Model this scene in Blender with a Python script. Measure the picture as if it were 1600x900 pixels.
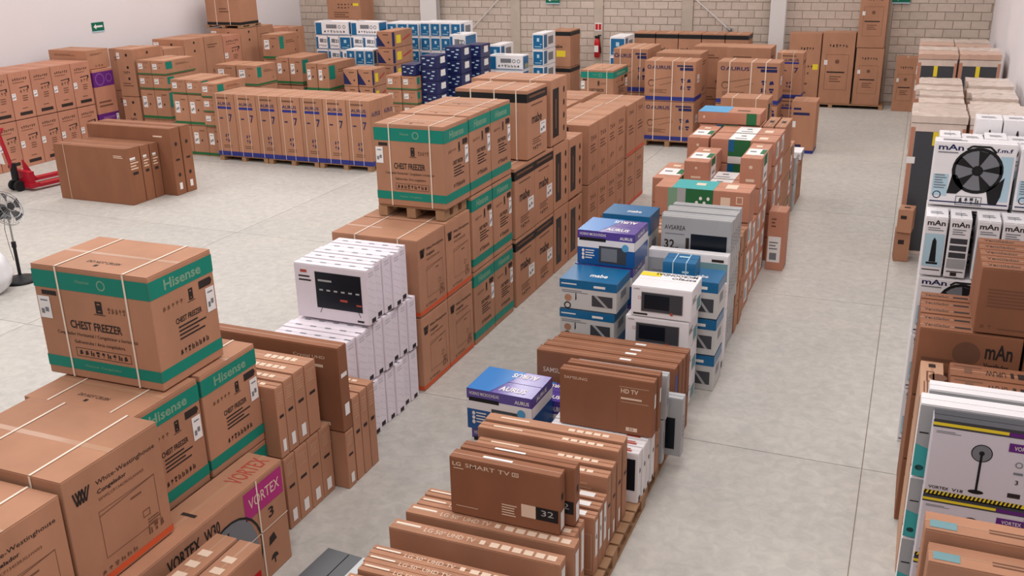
import bpy, bmesh, math, random
from mathutils import Vector, Matrix
random.seed(7)
for o in list(bpy.data.objects): bpy.data.objects.remove(o)
scene = bpy.context.scene
C = scene.collection
# ------------------------------------------------------------------ camera
F, YAW, PIT, ROL, CAM_H = 1500.0, math.radians(22.7), math.radians(20.1), math.radians(-1.1), 4.3
fw = Vector((-math.sin(YAW)*math.cos(PIT), math.cos(YAW)*math.cos(PIT), -math.sin(PIT)))
rt = Vector((math.cos(YAW), math.sin(YAW), 0)); up = rt.cross(fw)
r2 = math.cos(ROL)*rt + math.sin(ROL)*up; u2 = -math.sin(ROL)*rt + math.cos(ROL)*up
cd = bpy.data.cameras.new('camera'); cam = bpy.data.objects.new('camera', cd); C.objects.link(cam)
cd.sensor_width = 36; cd.lens = F/1600*36; cd.clip_end = 200
M = Matrix((r2, u2, -fw)).transposed().to_4x4(); M.translation = (0, 0, CAM_H); cam.matrix_world = M
scene.camera = cam
# ------------------------------------------------------------------ world, lights, exposure
w = bpy.data.worlds.new('world'); scene.world = w; w.use_nodes = True
w.node_tree.nodes['Background'].inputs[0].default_value = (0.93, 0.96, 1.0, 1)
w.node_tree.nodes['Background'].inputs[1].default_value = 0.2
scene.view_settings.view_transform = 'Standard'; scene.view_settings.look = 'None'
scene.view_settings.exposure = 0.0; scene.view_settings.gamma = 1.0; scene.view_settings.use_curve_mapping = False
def roof_light(x, y, sx, sy, e):                      # daylight panels in the roof
    l = bpy.data.lights.new('skylight_panel', 'AREA'); l.shape = 'RECTANGLE'; l.size = sx; l.size_y = sy
    l.energy = e; l.color = (1.0, 0.965, 0.945)
    o = bpy.data.objects.new('skylight_panel', l); C.objects.link(o); o.location = (x, y, 7.3)
for x in (-15, -8.4, -1.6):
    for y, e in ((0.5, 170), (6.5, 230), (12.5, 190), (18.5, 200), (24.0, 170)):
        roof_light(x, y, 2.2, 4.0, e*(1.05 if x < -5 else (1.3 if y < 5 else .9)))
# ------------------------------------------------------------------ materials
def srgb(r, g, b):
    f = lambda c: (c/255/12.92) if c/255 <= .04045 else ((c/255+.055)/1.055)**2.4
    return (f(r), f(g), f(b), 1)
MATS = {}
def mat(name, col, rough=.6, vary=.0, spec=.3, metal=0, coat=0, grain=None, bump=0, trans=0):
    m = bpy.data.materials.new(name); m.use_nodes = True; nt = m.node_tree; b = nt.nodes['Principled BSDF']
    b.inputs['Roughness'].default_value = rough; b.inputs['Metallic'].default_value = metal
    b.inputs['Specular IOR Level'].default_value = spec
    if coat: b.inputs['Coat Weight'].default_value = coat; b.inputs['Coat Roughness'].default_value = .15
    if trans: b.inputs['Transmission Weight'].default_value = trans
    c = srgb(*col); b.inputs['Base Color'].default_value = c
    if vary or grain:
        tc = nt.nodes.new('ShaderNodeTexCoord'); hsv = nt.nodes.new('ShaderNodeHueSaturation')
        hsv.inputs['Color'].default_value = c
        oi = nt.nodes.new('ShaderNodeObjectInfo'); mr = nt.nodes.new('ShaderNodeMapRange')
        mr.inputs['To Min'].default_value = 1-vary; mr.inputs['To Max'].default_value = 1+vary
        nt.links.new(oi.outputs['Random'], mr.inputs['Value'])
        val = mr.outputs[0]
        if grain:
            sc, st, amt = grain
            mp = nt.nodes.new('ShaderNodeMapping'); mp.inputs['Scale'].default_value = (sc, sc, sc*st)
            ad = nt.nodes.new('ShaderNodeVectorMath'); ad.operation = 'ADD'
            nt.links.new(tc.outputs['Object'], mp.inputs[0]); nt.links.new(mp.outputs[0], ad.inputs[0]); nt.links.new(oi.outputs['Location'], ad.inputs[1])
            nz = nt.nodes.new('ShaderNodeTexNoise'); nz.inputs['Scale'].default_value = 1; nz.inputs['Detail'].default_value = 5
            nt.links.new(ad.outputs[0], nz.inputs[0])
            m2 = nt.nodes.new('ShaderNodeMapRange'); m2.inputs['From Min'].default_value = .3; m2.inputs['From Max'].default_value = .7
            m2.inputs['To Min'].default_value = 1-amt; m2.inputs['To Max'].default_value = 1+amt
            nt.links.new(nz.outputs[0], m2.inputs['Value'])
            mu = nt.nodes.new('ShaderNodeMath'); mu.operation = 'MULTIPLY'
            nt.links.new(val, mu.inputs[0]); nt.links.new(m2.outputs[0], mu.inputs[1]); val = mu.outputs[0]
            if bump:
                bp = nt.nodes.new('ShaderNodeBump'); bp.inputs['Strength'].default_value = bump; bp.inputs['Distance'].default_value = .01
                nt.links.new(nz.outputs[0], bp.inputs['Height']); nt.links.new(bp.outputs[0], b.inputs['Normal'])
        nt.links.new(val, hsv.inputs['Value']); nt.links.new(hsv.outputs[0], b.inputs['Base Color'])
    MATS[name] = m; return m
mat('kraft', (174, 126, 99), .7, .07, .25, grain=(3.5, .5, .08), bump=.16)
mat('kraft_light', (192, 150, 122), .65, .05, .3, grain=(3.5, .5, .05), bump=.1)
mat('kraft_dark', (140, 92, 67), .7, .06, .25, grain=(3.5, .5, .08), bump=.14)
mat('kraft_red', (184, 128, 104), .65, .06, .3, grain=(3.5, .5, .07), bump=.1)
mat('tape', (182, 138, 110), .3, .04, .5)
mat('strap', (232, 214, 196), .45, .03, .4)
mat('ink', (48, 38, 36), .7); mat('ink_brown', (112, 76, 58), .7); mat('ink_tan', (226, 200, 178), .7)
mat('ink_red', (176, 74, 60), .7); mat('ink_white', (232, 226, 222), .6)
mat('green', (16, 128, 110), .55, .03); mat('green_tan', (122, 158, 132), .6); mat('green_leaf', (40, 104, 62), .6)
mat('grey_light', (198, 196, 194), .4, .03, .4); mat('purple_light', (132, 84, 150), .5); mat('dusty_teal', (112, 150, 156), .5); mat('deep_sky', (58, 124, 192), .25, 0, .5); mat('speck', (190, 186, 192), .6); mat('orange', (208, 86, 48), .6); mat('red_band', (196, 84, 62), .6)
mat('label', (232, 228, 226), .5, .02); mat('yellow', (232, 206, 52), .5)
mat('white', (232, 228, 230), .4, .02, .4, grain=(5, 1, .02)); mat('white_pink', (226, 216, 224), .45, .03, .4, grain=(6, 1, .03))
mat('grey_box', (166, 166, 168), .35, .04, .5, grain=(4, 1, .04)); mat('grey_mid', (120, 122, 128), .4)
mat('navy', (26, 34, 84), .35, .03, .5); mat('navy_band', (44, 52, 128), .5)
mat('blue', (14, 98, 146), .3, .03, .5); mat('sky_blue', (88, 160, 206), .4); mat('pale_blue', (176, 204, 218), .4)
mat('aurus_top', (86, 66, 152), .18, .02, .6, coat=.4); mat('aurus_blue', (24, 84, 150), .25, 0, .5)
mat('purple', (98, 36, 120), .5); mat('magenta', (178, 42, 122), .5); mat('teal', (64, 164, 164), .5)
mat('black', (26, 26, 28), .5); mat('charcoal', (62, 64, 70), .35, .02, .5); mat('screen', (18, 24, 34), .3)
mat('silver', (150, 152, 154), .3, metal=.6); mat('mauve', (212, 204, 212), .45, .02, .4)
mat('fridge_wrap', (214, 196, 184), .25, .05, .5, coat=.3, grain=(7, .4, .08), bump=.35)
mat('kraft_cap', (200, 164, 146), .35, .04, .4, coat=.2, grain=(7, .4, .06), bump=.3)
mat('wood', (160, 124, 94), .75, .08, .2, grain=(9, .3, .1), bump=.15)
mat('jack_red', (176, 22, 44), .35, 0, .5); mat('rubber', (30, 30, 32), .8); mat('steel', (160, 160, 160), .35, metal=.9)
mat('foam', (236, 232, 226), .8, .02); mat('plastic', (222, 222, 226), .25, .02, .5, grain=(6, 1, .05), bump=.4)
mat('gauge_red', (190, 30, 34), .35); mat('sign_green', (8, 104, 78), .4)
mat('steel_white', (214, 208, 206), .5, .02)
mat('block', (196, 180, 168), .9, .07, .15, grain=(9, 1, .06), bump=.3)
mat('mortar', (172, 158, 144), .95, 0, .1, grain=(8, 1, .06)); mat('concrete', (186, 172, 158), .9, .02, .15, grain=(5, 1, .06), bump=.2)
mat('plaster', (222, 216, 218), .85, 0, .2, grain=(.8, 1, .015))
mat('ceiling_sheet', (150, 150, 150), .7)
def floor_mat():
    m = bpy.data.materials.new('floor_concrete'); m.use_nodes = True; nt = m.node_tree; b = nt.nodes['Principled BSDF']
    tc = nt.nodes.new('ShaderNodeTexCoord')
    def noise(scale, det, vec=None):
        n = nt.nodes.new('ShaderNodeTexNoise'); n.inputs['Scale'].default_value = scale; n.inputs['Detail'].default_value = det
        n.inputs['Roughness'].default_value = .6; n.inputs['Distortion'].default_value = .6
        nt.links.new(vec or tc.outputs['Object'], n.inputs[0]); return n.outputs[0]
    def ramp(v, a, ca, bb, cb):
        r = nt.nodes.new('ShaderNodeValToRGB'); e = r.color_ramp.elements
        e[0].position = a; e[0].color = ca; e[1].position = bb; e[1].color = cb; nt.links.new(v, r.inputs[0]); return r.outputs[0]
    big = ramp(noise(.35, 5), .35, srgb(180, 176, 170), .68, srgb(198, 190, 180))
    mid = ramp(noise(9, 8), .36, srgb(162, 160, 157), .68, srgb(204, 200, 194))
    mx = nt.nodes.new('ShaderNodeMix'); mx.data_type = 'RGBA'; mx.inputs[0].default_value = .42
    nt.links.new(big, mx.inputs[6]); nt.links.new(mid, mx.inputs[7])
    oi = nt.nodes.new('ShaderNodeObjectInfo'); mr = nt.nodes.new('ShaderNodeMapRange'); mr.inputs['To Min'].default_value = .95; mr.inputs['To Max'].default_value = 1.04
    nt.links.new(oi.outputs['Random'], mr.inputs[0])
    hs = nt.nodes.new('ShaderNodeHueSaturation'); nt.links.new(mx.outputs[2], hs.inputs['Color']); nt.links.new(mr.outputs[0], hs.inputs['Value'])
    nt.links.new(hs.outputs[0], b.inputs['Base Color'])
    rr = nt.nodes.new('ShaderNodeMapRange'); rr.inputs['To Min'].default_value = .38; rr.inputs['To Max'].default_value = .7
    nt.links.new(noise(1.5, 5), rr.inputs[0]); nt.links.new(rr.outputs[0], b.inputs['Roughness'])
    MATS['floor'] = m
floor_mat()
# ------------------------------------------------------------------ mesh helpers
MESH = {}
def mesh(key, verts, faces, material, smooth=False):
    me = bpy.data.meshes.new(str(key)); me.from_pydata(verts, [], faces); me.materials.append(MATS[material])
    if smooth:
        for p in me.polygons: p.use_smooth = True
    me.update(); return me
def obj(name, me, parent=None, loc=(0, 0, 0), rot=(0, 0, 0), label=None):
    o = bpy.data.objects.new(name, me); C.objects.link(o); o.location = loc; o.rotation_euler = rot
    if parent: o.parent = parent
    if label: o['label'] = label
    return o
def tag(o, label, cat, group=None):
    o['label'] = label; o['category'] = cat
    if group: o['group'] = group
    return o
class MB:
    def __init__(s): s.v = []; s.f = []
    def box(s, x0, x1, y0, y1, z0, z1, mtx=None):
        n = len(s.v); P = [(x, y, z) for z in (z0, z1) for y in (y0, y1) for x in (x0, x1)]
        if mtx: P = [tuple(mtx @ Vector(p)) for p in P]
        s.v += P; s.f += [tuple(n+i for i in q) for q in ((0, 2, 3, 1), (4, 5, 7, 6), (0, 1, 5, 4), (1, 3, 7, 5), (3, 2, 6, 7), (2, 0, 4, 6))]; return s
    def tube(s, a, b, r, n=8, r2=None):
        a, b = Vector(a), Vector(b); d = (b-a).normalized(); r2 = r if r2 is None else r2
        u = d.orthogonal().normalized(); v = d.cross(u); k = len(s.v)
        for p, q in ((a, r), (b, r2)):
            for i in range(n):
                t = 2*math.pi*i/n; s.v.append(tuple(p+q*(u*math.cos(t)+v*math.sin(t))))
        for i in range(n): s.f.append((k+i, k+(i+1) % n, k+n+(i+1) % n, k+n+i))
        s.f.append(tuple(k+i for i in reversed(range(n)))); s.f.append(tuple(k+n+i for i in range(n))); return s
    def lathe(s, prof, n=24, mtx=None):                # prof: (r, z)
        k = len(s.v); m = len(prof)
        for r, z in prof:
            for i in range(n):
                p = Vector((r*math.cos(2*math.pi*i/n), r*math.sin(2*math.pi*i/n), z))
                s.v.append(tuple(mtx @ p) if mtx else tuple(p))
        for j in range(m-1):
            for i in range(n): s.f.append((k+j*n+i, k+j*n+(i+1) % n, k+(j+1)*n+(i+1) % n, k+(j+1)*n+i))
        s.f.append(tuple(k+i for i in reversed(range(n)))); s.f.append(tuple(k+(m-1)*n+i for i in range(n))); return s
    def torus(s, R, r, mtx, n=32, m=6):
        k = len(s.v)
        for i in range(n):
            a = 2*math.pi*i/n
            for j in range(m):
                b = 2*math.pi*j/m; s.v.append(tuple(mtx @ Vector(((R+r*math.cos(b))*math.cos(a), (R+r*math.cos(b))*math.sin(a), r*math.sin(b)))))
        for i in range(n):
            for j in range(m): s.f.append((k+i*m+j, k+((i+1) % n)*m+j, k+((i+1) % n)*m+(j+1) % m, k+i*m+(j+1) % m))
        return s
    def build(s, name, material, parent=None, loc=(0, 0, 0), rot=(0, 0, 0), smooth=False, label=None):
        return obj(name, mesh(name, s.v, s.f, material, smooth), parent, loc, rot, label)
# ------------------------------------------------------------------ flat print on carton faces
TXT = {}
def text_geo(t, bold=False):
    k = (t, bold)
    if k not in TXT:
        cu = bpy.data.curves.new('t', 'FONT'); cu.body = t; cu.resolution_u = 2; cu.offset = .022 if bold else .004
        ob = bpy.data.objects.new('t', cu); C.objects.link(ob)
        bpy.context.view_layer.update()
        me = bpy.data.meshes.new_from_object(ob.evaluated_get(bpy.context.evaluated_depsgraph_get()))
        v = [(p.co.x, p.co.y) for p in me.vertices]; f = [tuple(p.vertices) for p in me.polygons]
        bpy.data.objects.remove(ob); bpy.data.curves.remove(cu); bpy.data.meshes.remove(me)
        xs = [p[0] for p in v]; ys = [p[1] for p in v]; x0, x1, y0, y1 = min(xs), max(xs), min(ys), max(ys)
        TXT[k] = ([((x-x0)/(x1-x0), (y-y0)/max(1e-6, y1-y0)) for x, y in v], f)
    return TXT[k]
def face_dims(face, w, d, h):
    return {'F': (w, h), 'B': (w, h), 'R': (d, h), 'L': (d, h), 'T': (w, d)}[face]
def face_pt(face, u, v, off, w, d, h):                 # u, v in metres from the lower left corner of the face
    if face == 'F': return (-w/2+u, -d/2-off, v)
    if face == 'B': return (w/2-u, d/2+off, v)
    if face == 'R': return (w/2+off, -d/2+u, v)
    if face == 'L': return (-w/2-off, d/2-u, v)
    return (-w/2+u, -d/2+v, h+off)
def prim_geo(p, dims, off, V, Fc):
    face, kind = p[0], p[1]; W, H = face_dims(face, *dims); n = len(V)
    def add(pts, faces):
        V.extend(face_pt(face, u, v, off, *dims) for u, v in pts); Fc.extend(tuple(n+i for i in f) for f in faces)
    if kind == 'rect':
        u0, v0, u1, v1 = p[2:6]; add([(u0*W, v0*H), (u1*W, v0*H), (u1*W, v1*H), (u0*W, v1*H)], [(0, 1, 2, 3)])
    elif kind == 'poly':
        pts = [(a*W, b*H) for a, b in p[2]]; add(pts, [tuple(range(len(pts)))])
    elif kind == 'ell':
        cu, cv, ru, rv = p[2:6]; N = 22; add([(cu*W+ru*H*math.cos(2*math.pi*i/N), cv*H+rv*H*math.sin(2*math.pi*i/N)) for i in range(N)], [tuple(range(N))])
    elif kind == 'ring':
        cu, cv, r, t = p[2:6]; N = 26
        pts = [(cu*W+q*H*math.cos(2*math.pi*i/N), cv*H+q*H*math.sin(2*math.pi*i/N)) for q in (r, r-t) for i in range(N)]
        add(pts, [(i, (i+1) % N, N+(i+1) % N, N+i) for i in range(N)])
    elif kind == 'frame':
        u0, v0, u1, v1, t = p[2:7]; a, b, c, e = u0*W, v0*H, u1*W, v1*H; t *= H
        add([(a, b), (c, b), (c, e), (a, e), (a+t, b+t), (c-t, b+t), (c-t, e-t), (a+t, e-t)], [(0, 1, 5, 4), (1, 2, 6, 5), (2, 3, 7, 6), (3, 0, 4, 7)])
    elif kind == 'line':
        u0, v0, u1, v1, t = p[2:7]; a = Vector((u0*W, v0*H)); b = Vector((u1*W, v1*H)); q = (b-a).orthogonal().normalized()*t*H/2
        add([tuple(a+q), tuple(a-q), tuple(b-q), tuple(b+q)], [(0, 1, 2, 3)])
    elif kind == 'rtext':                              # runs away from the viewer, read from the right-hand side
        t, u0, v0, u1, v1 = p[2:7]; v, f = text_geo(t, False)
        add([(u0*W+(1-y)*(u1-u0)*W, v0*H+x*(v1-v0)*H) for x, y in v], f)
    elif kind in ('text', 'btext'):
        t, u0, v0, u1, v1 = p[2:7]; v, f = text_geo(t, kind == 'btext')
        flip = len(p) > 7 and p[7]
        add([(((1-x) if flip else x)*(u1-u0)*W+u0*W, ((1-y) if flip else y)*(v1-v0)*H+v0*H) for x, y in v], f)
def lines(face, u0, v0, u1, v1, n, seed=0):           # a block of small unreadable print
    r = random.Random(seed*17+n); out = []; s = (v1-v0)/n
    for i in range(n):
        out.append((face, 'rect', u0, v1-(i+.62)*s, u0+(u1-u0)*r.uniform(.65, 1), v1-(i+.2)*s))
    return out
def icons(face, u0, v0, u1, v1, n, seed=0):           # a row of handling pictograms
    r = random.Random(seed+5); out = []; s = (u1-u0)/n
    W = s*.6; H_ = v1-v0
    for i in range(n):
        a = u0+(i+.2)*s; k = r.choice((0, 1, 2, 3))
        if k == 0: out += [(face, 'rect', a, v0, a+W*.35, v1), (face, 'rect', a+W*.6, v0, a+W, v0+H_*.7)]
        elif k == 1: out += [(face, 'poly', [(a, v0+H_*.5), (a+W, v0+H_*.5), (a+W*.8, v0+H_*.9), (a+W*.5, v1), (a+W*.2, v0+H_*.9)]), (face, 'rect', a+W*.42, v0, a+W*.58, v0+H_*.5)]
        elif k == 2: out += [(face, 'poly', [(a, v0), (a+W, v0+H_*.2), (a+W*.7, v1), (a+W*.1, v0+H_*.8)])]
        else: out += [(face, 'rect', a, v0+H_*.55, a+W, v1), (face, 'rect', a+W*.2, v0, a+W*.8, v0+H_*.4)]
    return out
def arrow_up(face, u, v, s, asp):                     # pictogram of a standing pack
    a = s*asp
    return [(face, 'frame', u-a*.5, v-s*.6, u+a*.5, v+s*.6, s*.2), (face, 'rect', u-a*.9, v-s*.75, u+a*.9, v-s*.68), (face, 'rect', u-a*.25, v-s*.3, u+a*.25, v+s*.25)]
def label_sheet(face, u0, v0, u1, v1):
    m = (u1-u0); k = (v1-v0)
    return [('label_sheet', 'label', [(face, 'rect', u0, v0, u1, v1)], .003), ('label_print', 'grey_mid', [(face, 'rect', u0+m*.15, v0+k*.2, u0+m*.42, v0+k*.42), (face, 'rect', u0+m*.5, v0+k*.3, u0+m*.8, v0+k*.5), (face, 'rect', u0+m*.2, v0+k*.78, u0+m*.8, v0+k*.84)], .004)]
def straps(us, along='F'):                             # packing bands over the top and down two sides
    P = []
    for u in us:
        if along == 'F': P += [(f, 'rect', u-.008, 0, u+.008, 1, u) for f in ('F', 'T')] + [('B', 'rect', 1-u-.008, 0, 1-u+.008, 1, u)]
        else: P += [('T', 'rect', 0, u-.008, 1, u+.008, u), ('R', 'rect', u-.008, 0, u+.008, 1, u), ('L', 'rect', 1-u-.008, 0, 1-u+.008, 1, u)]
    return [('strap', 'strap', P, .004)]
def band(v0, v1, faces='FRLB'): return [(f, 'rect', 0, v0, 1, v1) for f in faces]
# ------------------------------------------------------------------ carton body
def body_mesh(w, d, h, material):
    k = ('body', round(w, 3), round(d, 3), round(h, 3), material)
    if k not in MESH:
        bm = bmesh.new(); bmesh.ops.create_cube(bm, size=1)
        for v in bm.verts: v.co = Vector((v.co.x*w, v.co.y*d, (v.co.z+.5)*h))
        bmesh.ops.bevel(bm, geom=list(bm.edges), offset=min(.007, min(w, d, h)*.05), segments=2, affect='EDGES', profile=.5)
        r = random.Random(hash(k) & 0xffff)
        me = bpy.data.meshes.new('carton_body'); bm.to_mesh(me); bm.free(); me.materials.append(MATS[material]); MESH[k] = me
    return MESH[k]
def part_mesh(key, prims, dims, off, material):
    if key not in MESH:
        V, Fc = [], []
        for p in prims: prim_geo(p, dims, off, V, Fc)
        MESH[key] = mesh(key[0], V, Fc, material)
    return MESH[key]
def flap_mesh(w, d, h, side, material):
    k = ('flap', round(w, 3), round(d, 3), round(h, 3), side, material)
    if k not in MESH:
        g = .004; m = MB(); t = .0045
        if w >= d: y0, y1 = (-d/2+.002, -g) if side == 0 else (g, d/2-.002); m.box(-w/2+.002, w/2-.002, y0, y1, h-t, h)
        else: x0, x1 = (-w/2+.002, -g) if side == 0 else (g, w/2-.002); m.box(x0, x1, -d/2+.002, d/2-.002, h-t, h)
        MESH[k] = mesh('flap', m.v, m.f, material)
    return MESH[k]
DESIGN = {}
FINE = ('faint_print', 'label_print', 'line_drawing', 'top_print', 'screen_print', 'panel_print', 'patch_lettering', 'band_lettering', 'hazard_stripe', 'fan_feature_print', 'stand_picture', 'blossom_picture', 'sign_print')
SUB = {'label_print': 'label_sheet', 'size_lettering': 'size_panel', 'patch_lettering': 'printed_patch', 'band_lettering': 'printed_band', 'band_emblem': 'printed_band', 'panel_print': 'printed_panel', 'oven_window': 'oven_picture', 'oven_door_edge': 'oven_picture', 'oven_picture_glare': 'oven_picture', 'screen_print': 'screen_picture', 'hazard_stripe': 'hazard_strip', 'yellow_band': 'printed_band', 'leaf_edge': 'printed_panel', 'printed_edge': 'printed_panel'}
def split_parts(nm, prims):
    """one part for each patch, band, strap or word; only the fine print stays joined"""
    if nm in FINE: return [('fine_print', prims)]
    out, pic, bands = [], [], {}
    for p in prims:
        if p[1] in ('text', 'btext', 'rtext'): out.append((nm if 'lettering' in nm else 'lettering', [p]))
        elif 'lettering' in nm: pic.append(p)
        elif nm in ('fan_picture', 'fan_ring', 'badge', 'round_picture', 'band_emblem', 'brand_print', 'unit_picture', 'photo_print'): pic.append(p)
        elif p[1] == 'rect' and nm in ('printed_band', 'white_panel', 'printed_panel') and p[2] == 0 and p[4] == 1 and p[0] != 'T': bands.setdefault((p[3], p[5]), []).append(p)
        elif nm == 'strap': bands.setdefault(p[6:], []).append(p)
        else: out.append((nm, [p]))
    out += [(nm, v) for v in bands.values()]
    if pic: out.append(('pictograms' if 'lettering' in nm else 'picture_print', pic))
    return out
def carton(design, x0, x1, y0, y1, z0, z1, label, group=None, name='carton', rot=None, cat='box', plain=False, face=0):
    """one carton; face = quarter turns of its printed front away from the camera side"""
    gx = .006; w, d, h = round(x1-x0-gx, 2), round(y1-y0-gx, 2), round(z1-z0-.006, 3)
    if face % 2: w, d = d, w
    spec = DESIGN[design]
    body, flaps, parts = spec(w, d, h)
    if flaps and flaps.startswith('kraft'): flaps = body
    hb = h-.0045 if flaps else h
    rz = (random.uniform(-.45, .45) if rot is None else rot)*math.pi/180 + face*math.pi/2
    o = obj(name, body_mesh(w, d, hb, body), None, ((x0+x1)/2, (y0+y1)/2, z0+.001), (0, 0, rz))
    tag(o, label, cat, group)
    if flaps:
        for s in (0, 1): obj('flap', flap_mesh(w, d, h, s, flaps), o)
        tp = [('T', 'rect', 0, .47, 1, .53) if w >= d else ('T', 'rect', .44, 0, .56, 1)]
        if flaps.startswith('kraft') and min(w, d) > .1:
            k = ('tape', w, d, h); obj('tape', part_mesh(k, tp, (w, d, h), .0006, 'tape'), o)
    made = {}
    for i, pt in enumerate(parts):
        nm, mt, prims = pt[:3]; off = pt[3] if len(pt) > 3 else .0018
        for q, (pn, pr) in enumerate(split_parts(nm, prims)):
            key = (pn, design, i, q, w, d, h, mt)
            par = made.get(SUB.get(nm)) or o
            c = obj(pn, part_mesh(key, pr, (w, d, h), off, mt), par)
            if par is o: made.setdefault(nm, c); made[nm] = c if nm == 'label_sheet' else made[nm]
            if len(pr) > 1 and pn in ('pictograms', 'fine_print', 'picture_print'): c['kind'] = 'stuff'
    return o
def design(f): DESIGN[f.__name__] = f; return f

# ================================================================== designs
@design
def hisense(w, d, h):
    P = [('printed_band', 'green', band(.80, .955)+band(.075, .175)),
         ('brand_lettering', 'green_tan', [('R', 'btext', 'Hisense', .22, .835, .80, .925), ('F', 'text', 'Hisense', .38, .875, .50, .905), ('F', 'ring', .60, .878, .045, .012),
                                           ('F', 'text', 'Hisense  Congelador', .34, .105, .66, .135)], .0025),
         ('lettering', 'ink', [('F', 'btext', 'CHEST FREEZER', .27, .46, .72, .535), ('F', 'text', 'Congelador Horizontal / Congelateur a horizontal', .14, .385, .84, .425),
                               ('F', 'text', 'Gefriertruhe / Arca congeladora', .28, .315, .72, .355)]
          + arrow_up('F', .55, .68, .09, .62) + icons('F', .30, .222, .74, .268, 9) + [('F', 'frame', .28, .205, .76, .285, .004), ('F', 'rect', .06, .735, .19, .775)]
          + [('R', 'btext', 'CHEST FREEZER', .32, .50, .74, .55)] + lines('R', .35, .34, .80, .48, 4, 3) + icons('R', .32, .22, .80, .27, 8, 2) + arrow_up('R', .60, .70, .085, .8)
          + [('R', 'poly', [(.74, .70), (.93, .70), (.96, .735), (.93, .77), (.74, .77)]), ('T', 'text', 'DO NOT CRUSH', .36, .22, .64, .28), ('T', 'rect', .47, .13, .50, .18)]),
         ('faint_print', 'ink_brown', icons('F', .62, .64, .78, .69, 5, 7) + icons('R', .15, .66, .48, .70, 5, 8))]
    P += label_sheet('F', .015, .52, .12, .72) + label_sheet('R', .83, .46, .97, .68) + straps((.22, .80))
    return 'kraft', 'kraft_light', P
@design
def westinghouse(w, d, h):
    def logo(f, u, v, s, asp):
        o = []
        for k in (0, .2):
            o += [(f, 'line', u+(a+k)*s*asp, v+b*s, u+(c+k)*s*asp, v+e*s, .015) for a, b, c, e in ((0, 1, .2, 0), (.2, 0, .45, 1), (.45, 1, .62, 0), (.62, 0, .95, 1))]
        return o
    D = logo('F', .06, .80, .11, .8) + logo('R', .08, .75, .11, 1.25) + [('F', 'text', 'White-Westinghouse', .24, .855, .60, .905), ('F', 'btext', 'Congelador', .24, .80, .42, .84),
        ('R', 'text', 'White-Westinghouse', .30, .80, .93, .85), ('R', 'btext', 'Congelador', .30, .73, .60, .775)]
    B = [('R', 'text', 'WWCCF134S3RXLHW03', .30, .68, .78, .705), ('R', 'frame', .28, .20, .88, .60, .004), ('R', 'line', .28, .56, .88, .60, .006), ('R', 'rect', .60, .52, .72, .535), ('R', 'frame', .70, .30, .78, .36, .006)] \
        + icons('R', .72, .13, .92, .2, 3, 1) + lines('R', .74, .2, .9, .27, 3, 4) + [('F', 'frame', .30, .25, .64, .62, .004)] + icons('R', .2, .09, .6, .125, 6, 2)
    return 'kraft', 'kraft_light', [('lettering', 'ink', D), ('line_drawing', 'ink_brown', B), ('printed_band', 'orange', band(.02, .07))] + straps((.28, .78))
@design
def mabe(w, d, h):
    P = [('printed_band', 'black', band(.83, .955, 'FR')), ('band_lettering', 'ink_brown', lines('R', .1, .86, .9, .93, 1, 3), .0025),
         ('lettering', 'ink', [('R', 'btext', 'mabe', .22, .50, .72, .64)] + icons('R', .25, .1, .7, .16, 5, 3)), ('faint_print', 'ink_brown', lines('R', .2, .74, .8, .79, 1, 5) + lines('R', .25, .18, .7, .28, 3, 6))]
    return 'kraft', 'kraft_light', P + label_sheet('R', .62, .30, .92, .48) + straps((.22, .55, .85))
@design
def mabe_panel(w, d, h):
    P = [('printed_panel', 'black', [('R', 'rect', .12, .12, .48, .86)]), ('panel_print', 'ink_brown', [('R', 'rect', .26, .25, .34, .7)], .0025), ('vent_hole', 'ink', [('R', 'ell', .8, v, .035, .05) for v in (.2, .4, .6, .8)])]
    return 'kraft', 'kraft_light', P + straps((.25, .75))
@design
def kraft_rows(w, d, h):
    P = [('printed_band', 'black', [('F', 'rect', 0, .86, .6, .96)]), ('faint_print', 'ink_brown', icons('R', .2, .72, .8, .8, 3, 4) + lines('R', .2, .5, .8, .66, 3, 5) + icons('R', .3, .2, .7, .3, 2, 2) + [('R', 'rect', .05, .04, .95, .05)])]
    return 'kraft', 'kraft_light', P + straps((.5,))
@design
def kraft_red_foot(w, d, h):
    P = [('printed_band', 'red_band', [('R', 'rect', 0, .02, 1, .08)]), ('faint_print', 'ink_brown', icons('R', .2, .8, .7, .88, 3, 4) + lines('R', .2, .4, .8, .6, 3, 8))]
    return 'kraft', 'kraft_light', P + straps((.5,))
@design
def aurus_freezer(w, d, h):
    P = [('printed_band', 'navy_band', band(.02, .12)), ('lettering', 'navy', [('F', 'btext', 'AURUS', .14, .80, .52, .89), ('F', 'rect', .64, .87, .95, .91), ('F', 'rect', .70, .78, .96, .85), ('F', 'ring', .09, .85, .05, .02)]
         + icons('F', .70, .30, .95, .40, 2, 1) + icons('F', .70, .48, .95, .58, 2, 4)), ('faint_print', 'ink_brown', [('F', 'line', .1, .5, .55, .62, .012), ('F', 'line', .3, .4, .6, .5, .01), ('F', 'ring', .14, .45, .09, .02)] + lines('F', .1, .2, .5, .3, 3, 2))]
    return 'kraft', 'kraft_light', P + straps((.2, .55, .78)) + label_sheet('R', .3, .45, .6, .65)
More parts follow.
